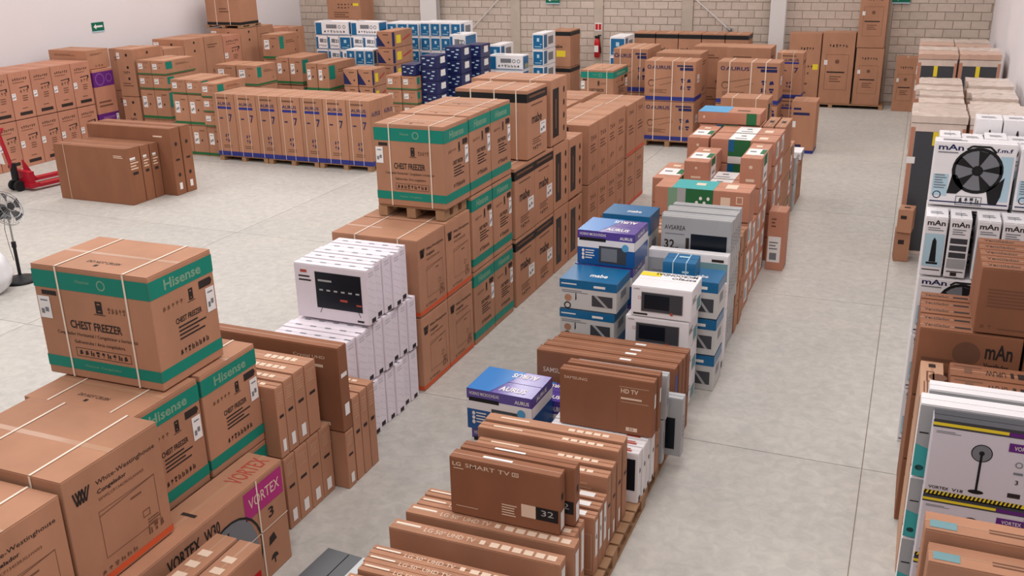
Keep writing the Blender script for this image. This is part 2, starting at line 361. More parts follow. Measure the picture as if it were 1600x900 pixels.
@design
def aurus_heater(w, d, h):
    P = [('printed_band', 'navy_band', [('F', 'rect', 0, .0, 1, .07), ('R', 'rect', 0, 0, 1, .07), ('F', 'rect', .18, .76, .85, .80)]),
         ('lettering', 'navy', [('F', 'btext', 'AURUS', .2, .82, .84, .87), ('F', 'btext', '7', .68, .56, .84, .68), ('F', 'rect', .25, .6, .4, .62), ('R', 'btext', 'AURUS', .15, .75, .85, .82)] + icons('F', .4, .3, .62, .36, 2, 2) + icons('F', .4, .22, .62, .28, 2, 3)),
         ('faint_print', 'ink_brown', lines('F', .2, .9, .8, .96, 1, 4) + lines('F', .3, .12, .7, .18, 2, 6))]
    return 'kraft', 'kraft_light', P + straps((.18, .62))
@design
def wall_carton(w, d, h):                              # printed side looks along +X
    P = [('lettering', 'ink', [('R', 'rect', .25, .075, .85, .145)] + icons('R', .15, .82, .85, .87, 7, 5) + [('R', 'line', .42, .66, .88, .68, .018), ('R', 'rect', .80, .62, .87, .68)]),
         ('faint_print', 'ink_brown', lines('R', .15, .76, .8, .79, 1, 2) + icons('R', .4, .55, .85, .62, 3, 2) + lines('R', .5, .36, .8, .5, 3, 7) + lines('R', .4, .2, .8, .24, 1, 8))]
    return 'kraft_red', 'kraft_light', P + label_sheet('R', .02, .42, .2, .56)
@design
def purple_carton(w, d, h):
    P = [('printed_band', 'purple', [('R', 'rect', 0, .78, 1, .97), ('R', 'rect', 0, .28, 1, .43), ('F', 'rect', 0, .78, 1, .97), ('F', 'rect', 0, .28, 1, .43)]), ('band_emblem', 'purple_light', [('R', 'ring', .3, .875, .08, .015), ('R', 'ring', .75, .88, .055, .012)] + lines('R', .2, .33, .9, .4, 1, 2), .0025),
         ('faint_print', 'ink_brown', lines('R', .1, .5, .8, .6, 2, 3))]
    return 'kraft_red', 'kraft_light', P + label_sheet('R', .85, .28, .98, .4)
@design
def plain_kraft(w, d, h):
    return 'kraft', 'kraft_light', [('faint_print', 'ink_brown', lines('F', .15, .7, .7, .82, 2, 2) + icons('F', .6, .1, .9, .2, 3, 3) + lines('R', .15, .7, .7, .82, 2, 4) + icons('R', .3, .1, .7, .2, 3, 1))]
@design
def dotted_kraft(w, d, h):
    P = [('lettering', 'ink', [('R', 'ell', .5, v, .032, .032) for v in (.9, .7)] + [('F', 'ell', .6, v, .032, .032) for v in (.88, .62, .38)] + icons('F', .3, .48, .7, .54, 4, 3)), ('faint_print', 'ink_brown', lines('F', .2, .2, .8, .3, 2, 2))]
    return 'kraft', 'kraft_light', P + label_sheet('F', .03, .8, .2, .93)
@design
def green_label(w, d, h):
    P = [('printed_band', 'green_leaf', [('F', 'rect', 0, .03, 1, .12), ('R', 'rect', 0, .03, 1, .12)]), ('printed_patch', 'green', [('R', 'rect', .03, .42, .24, .92)]),
         ('lettering', 'ink', [('F', 'ell', .62, .52, .03, .04), ('R', 'ell', .82, .3, .03, .04)]), ('faint_print', 'ink_brown', lines('R', .35, .6, .8, .75, 2, 2) + lines('F', .5, .8, .9, .88, 1, 2))]
    return 'kraft', 'kraft_light', P + label_sheet('F', .12, .4, .42, .78)
@design
def triangle_kraft(w, d, h):
    P = [('printed_corner', 'navy', [('F', 'poly', [(0, .1), (.55, .1), (0, .85)]), ('R', 'rect', 0, .1, .12, .95)]), ('printed_patch', 'yellow', [('R', 'rect', .2, .25, .42, .75)]),
         ('lettering', 'ink_red', [('R', 'line', .5, .4, .9, .65, .12)]), ('faint_print', 'ink', [('F', 'ell', .75, .35, .06, .05)] + lines('F', .4, .75, .9, .85, 1, 1))]
    return 'kraft', 'kraft_light', P
@design
def white_ac(w, d, h):                                 # blue ends, grey picture of a unit
    P = [('printed_panel', 'blue', [('F', 'rect', .02, .06, .2, .9), ('R', 'rect', .1, .08, .9, .92), ('F', 'rect', 0, .04, 1, .09)]), ('printed_patch', 'yellow', [('R', 'rect', .35, .12, .85, .42)]),
         ('unit_picture', 'grey_mid', [('F', 'rect', .34, .5, .66, .78), ('F', 'ring', .74, .62, .13, .05), ('F', 'ring', .88, .62, .13, .05)]), ('lettering', 'charcoal', icons('F', .25, .2, .92, .36, 7, 2) + [('T', 'rect', .1, .3, .4, .5)])]
    return 'white', 'white', P
@design
def blue_ac(w, d, h):
    P = [('printed_panel', 'blue', [('F', 'rect', .06, .05, .96, .9), ('R', 'rect', .05, .1, .3, .9)]), ('lettering', 'pale_blue', [('F', 'rect', .4, .5, .62, .72), ('F', 'rect', .2, .16, .8, .2), ('F', 'rect', .7, .3, .85, .36)], .0025),
         ('unit_picture', 'grey_mid', [('R', 'rect', .4, .25, .8, .75)])]
    return 'white', 'white', P
@design
def navy_carton(w, d, h):
    r = random.Random(3); P = [('lettering', 'pale_blue', [('F', 'rect', a, b, a+.18, b+.09) for a, b in ((.1, .75), (.4, .6), (.7, .75), (.15, .3), (.55, .2), (.65, .42))] + lines('R', .3, .4, .8, .6, 2, 2)), ('printed_patch', 'label', [('R', 'rect', .35, .35, .75, .85)])]
    return 'navy', 'navy', P
@design
def tv_end(w, d, h):                                   # thin kraft television carton, front towards -Y
    P = [('hand_hole', 'ink', [('R', 'rect', .25, .56, .75, .60)]), ('faint_print', 'kraft_light', lines('F', .6, .78, .9, .9, 2, 3) + lines('R', .2, .74, .8, .92, 5, 3)), ('top_print', 'ink_tan', lines('T', .1, .3, .35, .75, 1, 2) + [('T', 'rect', .6+i*.06, .3, .645+i*.06, .65) for i in range(5)])]
    if int(d*1000) % 20 < 10: P.append(label_sheet('R', .3, .08, .7, .25)[0])
    return 'kraft', 'kraft_light', P
@design
def tv_plain(w, d, h):
    P = [('hand_hole', 'ink', [('R', 'rect', .3, .52, .7, .57)]), ('faint_print', 'ink_tan', lines('F', .82, .82, .95, .88, 2, 3) + lines('R', .2, .6, .8, .8, 4, 3)), ('fold_line', 'ink_tan', [('F', 'rect', .14, 0, .145, 1)]), ('label_sheet', 'label', [('R', 'rect', .2, .78, .6, .83)])]
    return 'kraft_dark', 'kraft_light', P
@design
def tv_holes(w, d, h):
    return 'kraft_dark', 'kraft_light', [('hand_hole', 'ink', [('R', 'ell', .5, .3, .028, .03), ('R', 'ell', .5, .76, .028, .03), ('R', 'rect', .3, .51, .7, .54)]), ('label_sheet', 'label', [('R', 'rect', .35, .08, .65, .18)]), ('faint_print', 'ink_tan', lines('F', .8, .85, .95, .9, 1, 1))]
@design
def lg32(w, d, h):
    P = [('lettering', 'ink_tan', [('F', 'btext', 'LG', .03, .86, .11, .93), ('F', 'text', 'SMART TV', .15, .86, .56, .93), ('F', 'frame', .58, .86, .64, .93, .012), ('F', 'text', 'AI', .595, .875, .625, .915)] + lines('F', .04, .80, .15, .835, 1, 2) + lines('F', .05, .14, .26, .165, 1, 3) + lines('F', .48, .14, .62, .36, 5, 3)),
         ('spec_panel', 'ink_tan', [('F', 'rect', .66, .2, .79, .42)]), ('size_panel', 'black', [('F', 'rect', .79, .2, .99, .42)]), ('size_lettering', 'grey_box', [('F', 'text', '32', .84, .28, .95, .38)], .0025),
         ('hand_hole', 'ink', [('R', 'rect', .35, .55, .65, .66)]), ('label_sheet', 'label', [('R', 'rect', .2, .05, .8, .36)]), ('top_tape', 'label', [('T', 'rect', .28, .55, .55, .75)])]
    return 'kraft_dark', 'kraft_light', P
@design
def tv40(w, d, h):
    return 'kraft', 'kraft_light', [('lettering', 'ink_tan', [('F', 'text', '40', .78, .84, .90, .94), ('F', 'frame', .72, .1, .98, .72, .005)]), ('label_sheet', 'label', [('R', 'rect', .2, .3, .8, .92)]), ('hand_hole', 'ink', [('R', 'rect', .4, .6, .6, .68)]), ('top_tape', 'label', [('T', 'rect', .8, .2, .92, .8)])]
@design
def uhd_top(w, d, h):
    P = [('lettering', 'ink_tan', [('T', 'text', 'LG 50" UHD TV', .2, .3, .5, .72), ('T', 'rect', .53, .3, .56, .7)] + [('T', 'rect', .59+i*.065, .25, .64+i*.065, .7) for i in range(6)]), ('label_sheet', 'label', [('R', 'rect', .2, .3, .8, .9)]), ('clear_tape', 'strap', [('T', 'rect', .02, .55, .17, .72)])]
    return 'kraft', 'kraft_light', P
@design
def samsung_hd(w, d, h):
    P = [('lettering', 'ink_tan', [('F', 'text', 'SAMSUNG', .05, .85, .30, .90), ('F', 'btext', 'HD TV', .66, .74, .84, .82)] + lines('F', .66, .60, .92, .68, 1, 2) + [('F', 'rect', .64, .85, .95, .855), ('F', 'rect', .66, .58, .95, .585), ('F', 'rect', .72, .06, .84, .13)]), ('size_lettering', 'ink_brown', [('F', 'text', '32', .75, .075, .80, .115)], .0025), ('panel_line', 'kraft_dark', [('F', 'rect', .62, .02, .623, .98)]), ('label_sheet', 'label', [('R', 'rect', .25, .5, .7, .75)])]  # thin upright strip on the front in the carton's own board colour
    return 'kraft_dark', 'kraft_light', P
@design
def crystal_tv(w, d, h):
    P = [('lettering', 'ink_tan', [('F', 'text', 'Crystal UHD', .66, .84, .90, .885)] + lines('F', .68, .72, .92, .80, 1, 2) + [('F', 'rect', .8, .06, .9, .10)]), ('handle', 'label', [('R', 'rect', .15, .64, .8, .69)]), ('label_sheet', 'label', [('R', 'rect', .3, .18, .8, .32)])]
    return 'kraft_dark', 'kraft_light', P
@design
def samsung_long(w, d, h):
    return 'kraft_dark', 'kraft_light', [('lettering', 'ink_tan', [('F', 'text', 'SAMSUNG', .05, .74, .25, .80)]), ('hand_hole', 'ink', [('R', 'ell', .5, .45, .03, .03)]), ('printed_patch', 'navy_band', [('R', 'rect', .1, .5, .9, .9)]), ('label_sheet', 'label', [('T', 'rect', .6, .3, .68, .6)])]
@design
def white_tv(w, d, h):
    P = [('screen_picture', 'screen', [('F', 'rect', .29, .22, .92, .88)]), ('stand_picture', 'ink', [('F', 'line', .36, .22, .33, .13, .012), ('F', 'line', .86, .22, .89, .13, .012), ('F', 'rect', .84, .04, .93, .075)]),
         ('screen_print', 'grey_box', [('F', 'rect', .34+i*.1, .54, .39+i*.1, .57) for i in range(6)] + lines('F', .33, .68, .52, .76, 1, 3), .0025), ('brand_print', 'ink_red', [('F', 'rect', .09, .84, .18, .89), ('F', 'rect', .62, .38, .72, .42), ('F', 'rect', .84, .33, .91, .36)], .0025),
         ('lettering', 'ink', lines('F', .06, .66, .24, .80, 2, 3) + [('R', 'rect', .3, .02, .75, .1)] + []), ('faint_print', 'speck', lines('R', .2, .84, .8, .94, 2, 1) + [('R', 'rect', .12+.19*((i*7) % 4), .14+.033*i, .2+.19*((i*7) % 4), .155+.033*i) for i in range(20)]), ('top_print', 'grey_mid', [('T', 'rect', .12+i*.2, .42, .2+i*.2, .56) for i in range(5)])]
    return 'white_pink', 'white_pink', P
@design
def white_tv_red(w, d, h):
    return 'white', 'white', [('screen_picture', 'screen', [('F', 'rect', .70, .25, .97, .88)]), ('lettering', 'ink_red', [('T', 'rect', .78, .2, .92, .45), ('T', 'rect', .80, .55, .9, .7)]), ('hand_hole', 'ink', [('R', 'ell', .5, .62, .03, .05), ('R', 'rect', .3, .02, .7, .1)]), ('faint_print', 'grey_mid', lines('F', .05, .6, .3, .85, 4, 2))]
@design
def grey_tv(w, d, h):
    P = [('screen_picture', 'screen', [('F', 'rect', .43, .12, .94, .66)]), ('lettering', 'ink', [('F', 'text', 'AVSAREA', .05, .72, .35, .82), ('F', 'btext', '32', .05, .30, .20, .50), ('F', 'rect', .21, .28, .26, .34), ('F', 'rect', .36, .2, .41, .56)]), ('faint_print', 'grey_mid', lines('R', .2, .3, .8, .7, 5, 2) + [('F', 'rect', .06, .62, .34, .64)])]
    return 'grey_box', 'grey_box', P
@design
def teal_tv(w, d, h):
    return 'white', 'white', [('printed_panel', 'dusty_teal', [('F', 'rect', .62, 0, 1, .86)]), ('lettering', 'ink', [('F', 'ell', .66, .4, .1, .08), ('F', 'rect', .05, .6, .3, .64), ('F', 'rect', .8, .88, .95, .93)])] + [('side_panel', 'grey_box', [('F', 'rect', 0, 0, .62, .86)])]
@design
def aurus_microwave(w, d, h):
    P = [('printed_panel', 'aurus_blue', [(f, 'rect', 0, 0, 1, .50) for f in 'FRLB']), ('printed_band', 'aurus_top', [(f, 'rect', 0, .76, 1, 1) for f in 'FRLB']), ('white_panel', 'white', [(f, 'rect', 0, .5, 1, .76) for f in 'FRLB']),
         ('lettering', 'ink_white', [('F', 'btext', 'AURUS', .74, .81, .96, .90), ('F', 'text', 'HORNO MICROONDAS', .04, .86, .50, .94), ('T', 'btext', 'AURUS', .45, .12, .85, .3), ('T', 'btext', 'AURUS', .45, .72, .85, .9, True), ('R', 'btext', 'AURUS', .2, .82, .7, .92)] + lines('F', .14, .15, .32, .45, 4, 2) + [('F', 'ell', .1, v, .04, .05) for v in (.18, .29, .4)], .0028),
         ('oven_picture', 'charcoal', [('F', 'rect', .38, .08, .86, .58)], .0028), ('oven_window', 'grey_mid', [('F', 'rect', .42, .13, .70, .52)], .0036), ('badge', 'sky_blue', [('F', 'ell', .84, .58, .1, .11)], .0044), ('dark_strip', 'black', [('F', 'rect', .03, .70, .5, .80)], .0024), ('blue_print', 'deep_sky', [('T', 'poly', [(0, 0), (.35, 0), (.6, 1), (0, 1)])])]
    return 'navy', 'aurus_top', P
@design
def white_microwave(w, d, h):
    P = [('oven_picture', 'charcoal', [('F', 'rect', .17, .18, .86, .82)]), ('oven_window', 'screen', [('F', 'rect', .22, .28, .64, .74)], .0026), ('oven_door_edge', 'silver', [('F', 'frame', .17, .18, .86, .82, .02)], .003), ('badge', 'ink_red', [('F', 'ell', .68, .18, .05, .05), ('F', 'ring', .14, .62, .05, .012)], .0034),
         ('lettering', 'ink', [('F', 'rect', .04, .06, .28, .12), ('T', 'btext', 'MICROONDAS', .25, .8, .95, .95, True), ('T', 'btext', 'ESPEJO', .55, .62, .95, .75, True), ('F', 'text', 'mabe', .04, .88, .14, .93)] + lines('R', .1, .5, .5, .7, 3, 2)), ('printed_patch', 'yellow', [('T', 'rect', .0, .7, .35, .95)]), ('side_panel', 'dusty_teal', [('R', 'rect', .55, .1, .9, .5)])]
    return 'white', 'white', P
@design
def bluetop_microwave(w, d, h):
    P = [('printed_band', 'blue', [('F', 'rect', 0, .72, 1, 1), ('R', 'rect', 0, .72, 1, 1), ('L', 'rect', 0, .72, 1, 1), ('T', 'rect', 0, 0, 1, 1)]), ('lettering', 'ink_white', [('T', 'btext', 'mabe', .45, .3, .75, .5), ('F', 'rect', .6, .8, .8, .88), ('F', 'rect', .03, .84, .3, .88)], .0028),
         ('oven_picture', 'charcoal', [('F', 'rect', .57, .18, .93, .55)]), ('oven_picture_glare', 'grey_box', [('F', 'poly', [(.6, .55), (.66, .55), (.86, .18), (.8, .18)])], .0026), ('food_picture', 'kraft', [('F', 'ell', .15, .38, .12, .12)]), ('round_picture', 'ink', [('F', 'ring', .14, .12, .12, .04)] + icons('F', .27, .3, .31, .6, 1, 2)), ('faint_print', 'grey_mid', lines('F', .04, .55, .5, .66, 2, 2) + [('R', 'rect', .3, .35, .7, .6)])]  # glare streak on the oven door is put into the printed picture's colour
    return 'grey_light', None, P
@design
def small_blue(w, d, h):
    return 'blue', 'blue', [('lettering', 'pale_blue', [('T', 'rect', .4, .6, .7, .72), ('F', 'rect', .6, .3, .8, .45)]), ('strap', 'pale_blue', [('T', 'rect', .3, 0, .33, 1, 1), ('T', 'rect', .7, 0, .73, 1, 2), ('F', 'rect', .3, 0, .33, 1, 1), ('F', 'rect', .7, 0, .73, 1, 2)], .003)]
@design
def ac_kraft(w, d, h):                                 # white and teal printed belt
    P = [('white_panel', 'label', [('T', 'rect', .28, .02, .62, .98), ('F', 'rect', .28, .0, .62, .3)]), ('printed_panel', 'green_leaf', [('F', 'rect', .28, .3, .62, 1)]), ('printed_edge', 'blue', [('F', 'rect', .28, .5, .37, 1)], .0024), ('lettering', 'grey_mid', [('T', 'rect', .42, .55, .5, .7), ('T', 'rect', .36, .2, .54, .3)], .0026), ('ac_lettering', 'ink_tan', [('T', 'rect', .72, .25, .85, .6), ('F', 'rect', .85, .6, .93, .85)]), ('side_patch', 'label', [('R', 'rect', .25, .2, .68, .9)]), ('side_print', 'dusty_teal', [('R', 'rect', .32, .3, .5, .7)], .003)]
    return 'kraft_red', 'kraft_red', P
@design
def ac_teal(w, d, h):
    P = [('printed_panel', 'teal', [('T', 'rect', .18, 0, .62, 1)]), ('leaf_picture', 'green_leaf', [('F', 'rect', .33, .25, .62, 1)]), ('leaf_edge', 'green_tan', [('F', 'rect', .14, .0, .24, 1)]), ('grey_edge', 'grey_box', [('F', 'rect', .24, 0, .33, 1), ('F', 'rect', .42, 0, .62, .25)]), ('lettering', 'ink_tan', [('F', 'frame', .86, .6, .93, .85, .03), ('F', 'rect', .7, .2, .8, .8), ('T', 'rect', .72, .3, .84, .75), ('T', 'rect', .4, .45, .5, .7)], .0026), ('blossom_picture', 'label', [('F', 'ell', .45+.04*i, .55+.15*(i % 2), .05, .06) for i in range(4)], .0026)]
    return 'kraft_red', 'kraft_red', P
@design
def ac_end(w, d, h):                                   # seen from its short end
    P = [('white_panel', 'label', [('T', 'rect', .08, .22, .92, .62), ('R', 'rect', .2, .05, .55, .98)]), ('printed_panel', 'green_leaf', [('T', 'rect', .72, .3, .95, .6), ('R', 'rect', .22, .62, .5, .98)], .0026), ('lettering', 'ink_tan', [('F', 'ell', .5, .7, .06, .06), ('F', 'rect', .3, .2, .7, .3), ('T', 'rect', .3, .75, .6, .85)]), ('label_print', 'grey_mid', [('T', 'rect', .2, .4, .5, .47), ('R', 'rect', .28, .2, .48, .35)], .003)]
    return 'kraft_red', 'kraft_red', P
@design
def ac_blue_lid(w, d, h):
    return 'kraft_red', 'kraft_red', [('printed_panel', 'sky_blue', [('T', 'rect', 0, 0, .48, 1)]), ('leaf_picture', 'green_leaf', [('F', 'rect', .78, 0, .94, 1)]), ('lettering', 'ink_brown', [('T', 'rect', .6, .3, .8, .5)]), ('emblem', 'ink_tan', [('F', 'ell', .1, .55, .1, .12)])]
@design
def side_label_kraft(w, d, h):
    return 'kraft_red', 'kraft_light', [('printed_panel', 'label', [('F', 'rect', .08, .14, .8, .58)]), ('panel_print', 'grey_mid', [('F', 'rect', .2, .18, .6, .3)] + lines('F', .15, .34, .7, .5, 3, 2), .0026), ('lettering', 'ink_brown', lines('F', .2, .72, .5, .9, 3, 2))]
@design
def tall_kraft(w, d, h):
    return 'kraft', 'kraft_light', [('lettering', 'ink', icons('F', .2, .80, .8, .84, 6, 3) + [('F', 'rect', .2, .44, .75, .46)]), ('faint_print', 'ink_brown', [('F', 'frame', .15, .2, .85, .7, .004), ('F', 'ell', .5, .6, .03, .03)] + lines('F', .3, .3, .7, .4, 3, 2)), ('printed_patch', 'label', [('F', 'rect', .1, .55, .2, .62)])]
@design
def tall_yellow(w, d, h):
    return 'kraft', 'kraft_light', [('lettering', 'ink', icons('F', .35, .76, .8, .80, 5, 3) + icons('F', .3, .5, .8, .54, 5, 4) + icons('F', .3, .40, .7, .44, 4, 4)), ('printed_patch', 'yellow', [('F', 'rect', .78, .48, .95, .56)]), ('faint_print', 'ink_brown', lines('F', .2, .1, .7, .3, 3, 2))]
@design
def dark_top_mabe(w, d, h):
    return 'kraft', 'kraft_dark', [('printed_band', 'black', band(.86, .97)), ('lettering', 'ink', [('F', 'btext', 'mabe', .1, .52, .6, .62)]), ('printed_patch', 'yellow', [('F', 'rect', .3, .28, .75, .45)])]
@design
def man_fan(w, d, h):
    P = [('printed_panel', 'pale_blue', [('F', 'rect', .82, .12, .97, .82), ('F', 'rect', .03, .16, .22, .5)]), ('lettering', 'navy', [('F', 'btext', 'mAn', .05, .88, .36, .97), ('F', 'rect', .02, .055, .98, .075), ('F', 'ring', .1, .17, .06, .014), ('F', 'btext', 'f.m.f', .76, .88, .95, .94)]),
         ('fan_picture', 'black', [('F', 'ring', .56, .58, .36, .05), ('F', 'poly', [(.22, .2), (.26, .5), (.32, .5), (.42, .3), (.34, .2)]), ('F', 'poly', [(.9, .5), (.84, .42), (.70, .28), (.74, .08), (.84, .06), (.88, .2)]), ('F', 'line', .40, .90, .46, .955, .03), ('F', 'line', .46, .955, .68, .955, .03), ('F', 'line', .68, .955, .76, .87, .03), ('F', 'ell', .56, .58, .08, .08)] + [('F', 'poly', [(.56+.04*math.cos(a), .58+.05*math.sin(a)), (.56+.30*math.cos(a-.22), .58+.31*math.sin(a-.22)), (.56+.30*math.cos(a+.25), .58+.31*math.sin(a+.25))]) for a in (.1, 1.35, 2.6, 3.9, 5.15)], .003),
         ('fan_grille', 'grey_mid', [('F', 'ell', .56, .58, .31, .31)], .0024), ('fan_feature_print', 'charcoal', [('F', 'frame', .34, .03, .66, .17, .008)] + icons('F', .37, .05, .64, .15, 4, 2), .003), ('faint_print', 'grey_mid', lines('F', .05, .26, .2, .5, 6, 2) + lines('F', .05, .82, .3, .86, 1, 3) + lines('T', .1, .3, .4, .7, 2, 2), .003)]
    return 'white', 'white', P
@design
def tower_fan(w, d, h):
    P = [('lettering', 'ink', [('F', 'btext', 'mAn', .1, .86, .9, .95)] + lines('F', .1, .08, .9, .12, 1, 3)), ('printed_panel', 'pale_blue', [('F', 'rect', .06, .16, .94, .72)]), ('fan_picture', 'black', [('F', 'poly', [(.36, .24), (.66, .24), (.6, .6), (.5, .66), (.42, .6)]), ('F', 'rect', .24, .20, .76, .235)], .0026), ('faint_print', 'grey_mid', lines('F', .15, .76, .85, .83, 2, 2) + lines('T', .2, .3, .8, .6, 2, 3))]
    return 'white', 'white', P
@design
def tower_fan_photos(w, d, h):
    return 'white', 'white', [('lettering', 'ink', [('F', 'btext', 'mAn', .1, .86, .9, .95)] + lines('F', .1, .08, .9, .12, 1, 3) + [('F', 'rect', .3, .03, .6, .09)]), ('photo_panel', 'charcoal', [('F', 'rect', .1, v, .9, v+.09) for v in (.58, .46, .34)]), ('printed_panel', 'grey_box', [('F', 'rect', .06, .16, .94, .32)]), ('faint_print', 'grey_mid', lines('F', .15, .72, .85, .83, 3, 2) + lines('T', .2, .3, .8, .6, 2, 3))]
@design
def man_kraft(w, d, h):
    P = [('lettering', 'ink', [('F', 'btext', 'mAn', .66, .66, .92, .88), ('F', 'btext', 'Ventilador', .66, .52, .90, .60), ('T', 'text', 'Ventilador', .04, .35, .3, .7)] + [('T', 'rect', .34, .4, .5, .6)]), ('fan_emblem', 'ink_brown', [('F', 'ell', .48, .7, .17, .17)]), ('faint_print', 'ink_brown', lines('F', .05, .3, .4, .6, 3, 2) + lines('T', .6, .4, .95, .6, 1, 1))]
    return 'kraft_dark', 'kraft_light', P
@design
def kraft_lines(w, d, h):
    P = [('lettering', 'ink', [('T', 'text', 'Ventilador', .06, .35, .4, .7), ('T', 'rect', .5, .4, .8, .6)]), ('faint_print', 'ink_brown', lines('F', .1, .4, .7, .7, 6, 2) + icons('F', .05, .08, .2, .14, 2, 2) + [('F', 'rect', .25, .08, .6, .1)])]
    return 'kraft_dark', 'kraft_light', P
@design
def kraft_man_front(w, d, h):
    return 'kraft_dark', 'kraft_light', [('lettering', 'ink', [('F', 'btext', 'mAn', .3, .62, .7, .92), ('T', 'text', 'UPUW', .45, .3, .7, .7, True), ('T', 'rect', .76, .3, .80, .7), ('T', 'rect', .85, .3, .94, .7)]), ('faint_print', 'ink_brown', [('T', 'rect', .18, .3, .28, .7), ('T', 'rect', .05, .75, .4, .85)])]
@design
def man_blue_kraft(w, d, h):
    return 'kraft', 'kraft', [('printed_patch', 'dusty_teal', [('T', 'rect', .03, .15, .2, .55)]), ('round_print', 'blue', [('F', 'ell', .2, .62, .22, .22)]), ('lettering', 'blue', [('F', 'btext', 'mAn', .5, .55, .85, .85)]), ('faint_print', 'ink_brown', lines('T', .4, .3, .9, .6, 2, 2))]
@design
def kraft_drawing(w, d, h):
    return 'kraft_light', 'kraft_light', [('lettering', 'ink', [('F', 'btext', 'mAn', .05, .82, .5, .97), ('T', 'rect', .35, .82, .65, .92)]), ('line_drawing', 'ink_brown', [('T', 'frame', .25, .4, .6, .7, .02), ('T', 'rect', .15, .1, .2, .4), ('T', 'rect', .28, .1, .33, .4), ('T', 'rect', .5, .1, .85, .25), ('T', 'ell', .75, .55, .1, .1)])]
@design
def vortex_white(w, d, h):
    def fan(cu):
        return [('F', 'rect', cu-.012, .13, cu+.012, .62), ('F', 'ell', cu, .12, .085, .028), ('F', 'ell', cu, .64, .03, .03), ('F', 'ring', cu, .64, .115, .012)]
    P = [('printed_band', 'charcoal', [('F', 'rect', 0, .9, 1, 1), ('R', 'rect', 0, .9, 1, 1)]), ('yellow_band', 'yellow', [('F', 'rect', 0, .925, .72, .965)], .0026), ('band_patch', 'purple', [('F', 'rect', .72, .915, 1, .965), ('F', 'rect', .74, .72, 1, .83)], .0028),
         ('brand_lettering', 'ink_white', [('F', 'text', 'VORTEX', .79, .745, .98, .80)], .0036), ('fan_picture', 'black', fan(.5)), ('fan_grille', 'grey_mid', [('F', 'ell', .5, .64, .1, .1)], .0012),
         ('hazard_strip', 'yellow', [('F', 'rect', 0, 0, 1, .05)], .0022), ('hazard_stripe', 'black', [('F', 'poly', [(i*.04, 0), (i*.04+.02, 0), (i*.04+.035, .05), (i*.04+.015, .05)]) for i in range(24)], .003), ('lettering', 'ink', [('F', 'btext', 'VORTEX', .04, .075, .24, .115), ('F', 'btext', 'V18', .27, .075, .38, .115), ('F', 'btext', '3', .85, .3, .88, .36), ('F', 'rect', .8, .12, .92, .18)]), ('faint_print', 'grey_mid', lines('F', .04, .82, .28, .86, 2, 2) + [('F', 'ring', .86, .56, .04, .012), ('F', 'rect', .82, .43, .91, .46)])]
    return 'mauve', 'charcoal', P
@design
def teal_fan(w, d, h):
    return 'white', 'white', [('side_panel', 'grey_box', [('F', 'rect', 0, 0, 1, .98)], .0012), ('printed_panel', 'teal', [('F', 'poly', [(0, 0), (.6, 0), (.45, .22), (.2, .36), (0, .45)])]), ('lettering', 'ink', [('F', 'ell', .06, .12, .05, .04), ('F', 'rect', .02, .6, .1, .62)])]
@design
def vortex_kraft(w, d, h):                             # broad face looks along +X
    P = [('printed_patch', 'magenta', [('R', 'rect', .70, .70, .985, .955)]), ('brand_lettering', 'ink_tan', [('R', 'text', 'VORTEX', .73, .78, .96, .88)], .0028), ('fan_picture', 'grey_mid', [('R', 'ell', .58, .42, .34, .40)]), ('fan_ring', 'black', [('R', 'ring', .58, .42, .40, .02), ('R', 'ell', .58, .42, .06, .07), ('R', 'poly', [(.55, .45), (.50, .72), (.58, .74)]), ('R', 'poly', [(.6, .4), (.7, .3), (.7, .22)]), ('R', 'poly', [(.56, .38), (.46, .16), (.54, .12)])], .003),
         ('lettering', 'ink', [('R', 'btext', 'VORTEX', .2, .80, .40, .92), ('R', 'btext', 'W30', .43, .80, .53, .92), ('R', 'btext', '3', .86, .56, .90, .66)] + [('T', 'rect', .3, .45, .7, .47)] + icons('R', .82, .3, .92, .4, 1, 2) + icons('R', .82, .1, .92, .2, 1, 3)), ('red_lettering', 'ink_red', [('T', 'rtext', 'VORTEX', .3, .74, .78, .97)])]
    return 'kraft', 'kraft_light', P + [('strap', 'strap', [('R', 'rect', .79, 0, .80, 1, 1), ('R', 'rect', 0, .48, 1, .49, 2)], .004)]
@design
def tv_red_label(w, d, h):
    return 'kraft', 'kraft_light', [('printed_patch', 'gauge_red', [('R', 'rect', .84, .55, .97, .80)]), ('patch_lettering', 'ink_white', lines('R', .87, .62, .94, .74, 2, 2), .0028), ('lettering', 'ink_tan', [('T', 'rect', .2, .1+i*.1, .7, .15+i*.1) for i in range(8)])]
@design
def black_case(w, d, h):
    return 'black', 'charcoal', [('clear_band', 'silver', [('T', 'rect', .8, 0, .98, 1)])]
@design
def blue_foot(w, d, h):
    return 'kraft', 'kraft', [('printed_band', 'navy_band', band(0, .06)), ('lettering', 'navy', [('F', 'rect', .1, .74, .75, .79), ('F', 'rect', .1, .84, .4, .88), ('F', 'rect', .2, .12, .5, .17)]), ('label_sheet', 'label', [('F', 'rect', .05, .5, .22, .62)])]
@design
def strapped_kraft(w, d, h):
    return 'kraft', 'kraft', [('printed_band', 'black', band(0, .07)), ('faint_print', 'ink_brown', lines('F', .4, .3, .7, .45, 2, 2))] + straps((.3, .7))
@design
def samsung_plain(w, d, h):
    return 'kraft_dark', 'kraft', [('hand_hole', 'ink', [('R', 'ell', .5, .45, .03, .03)]), ('label_sheet', 'label', [('T', 'rect', .6, .3, .68, .6)])]
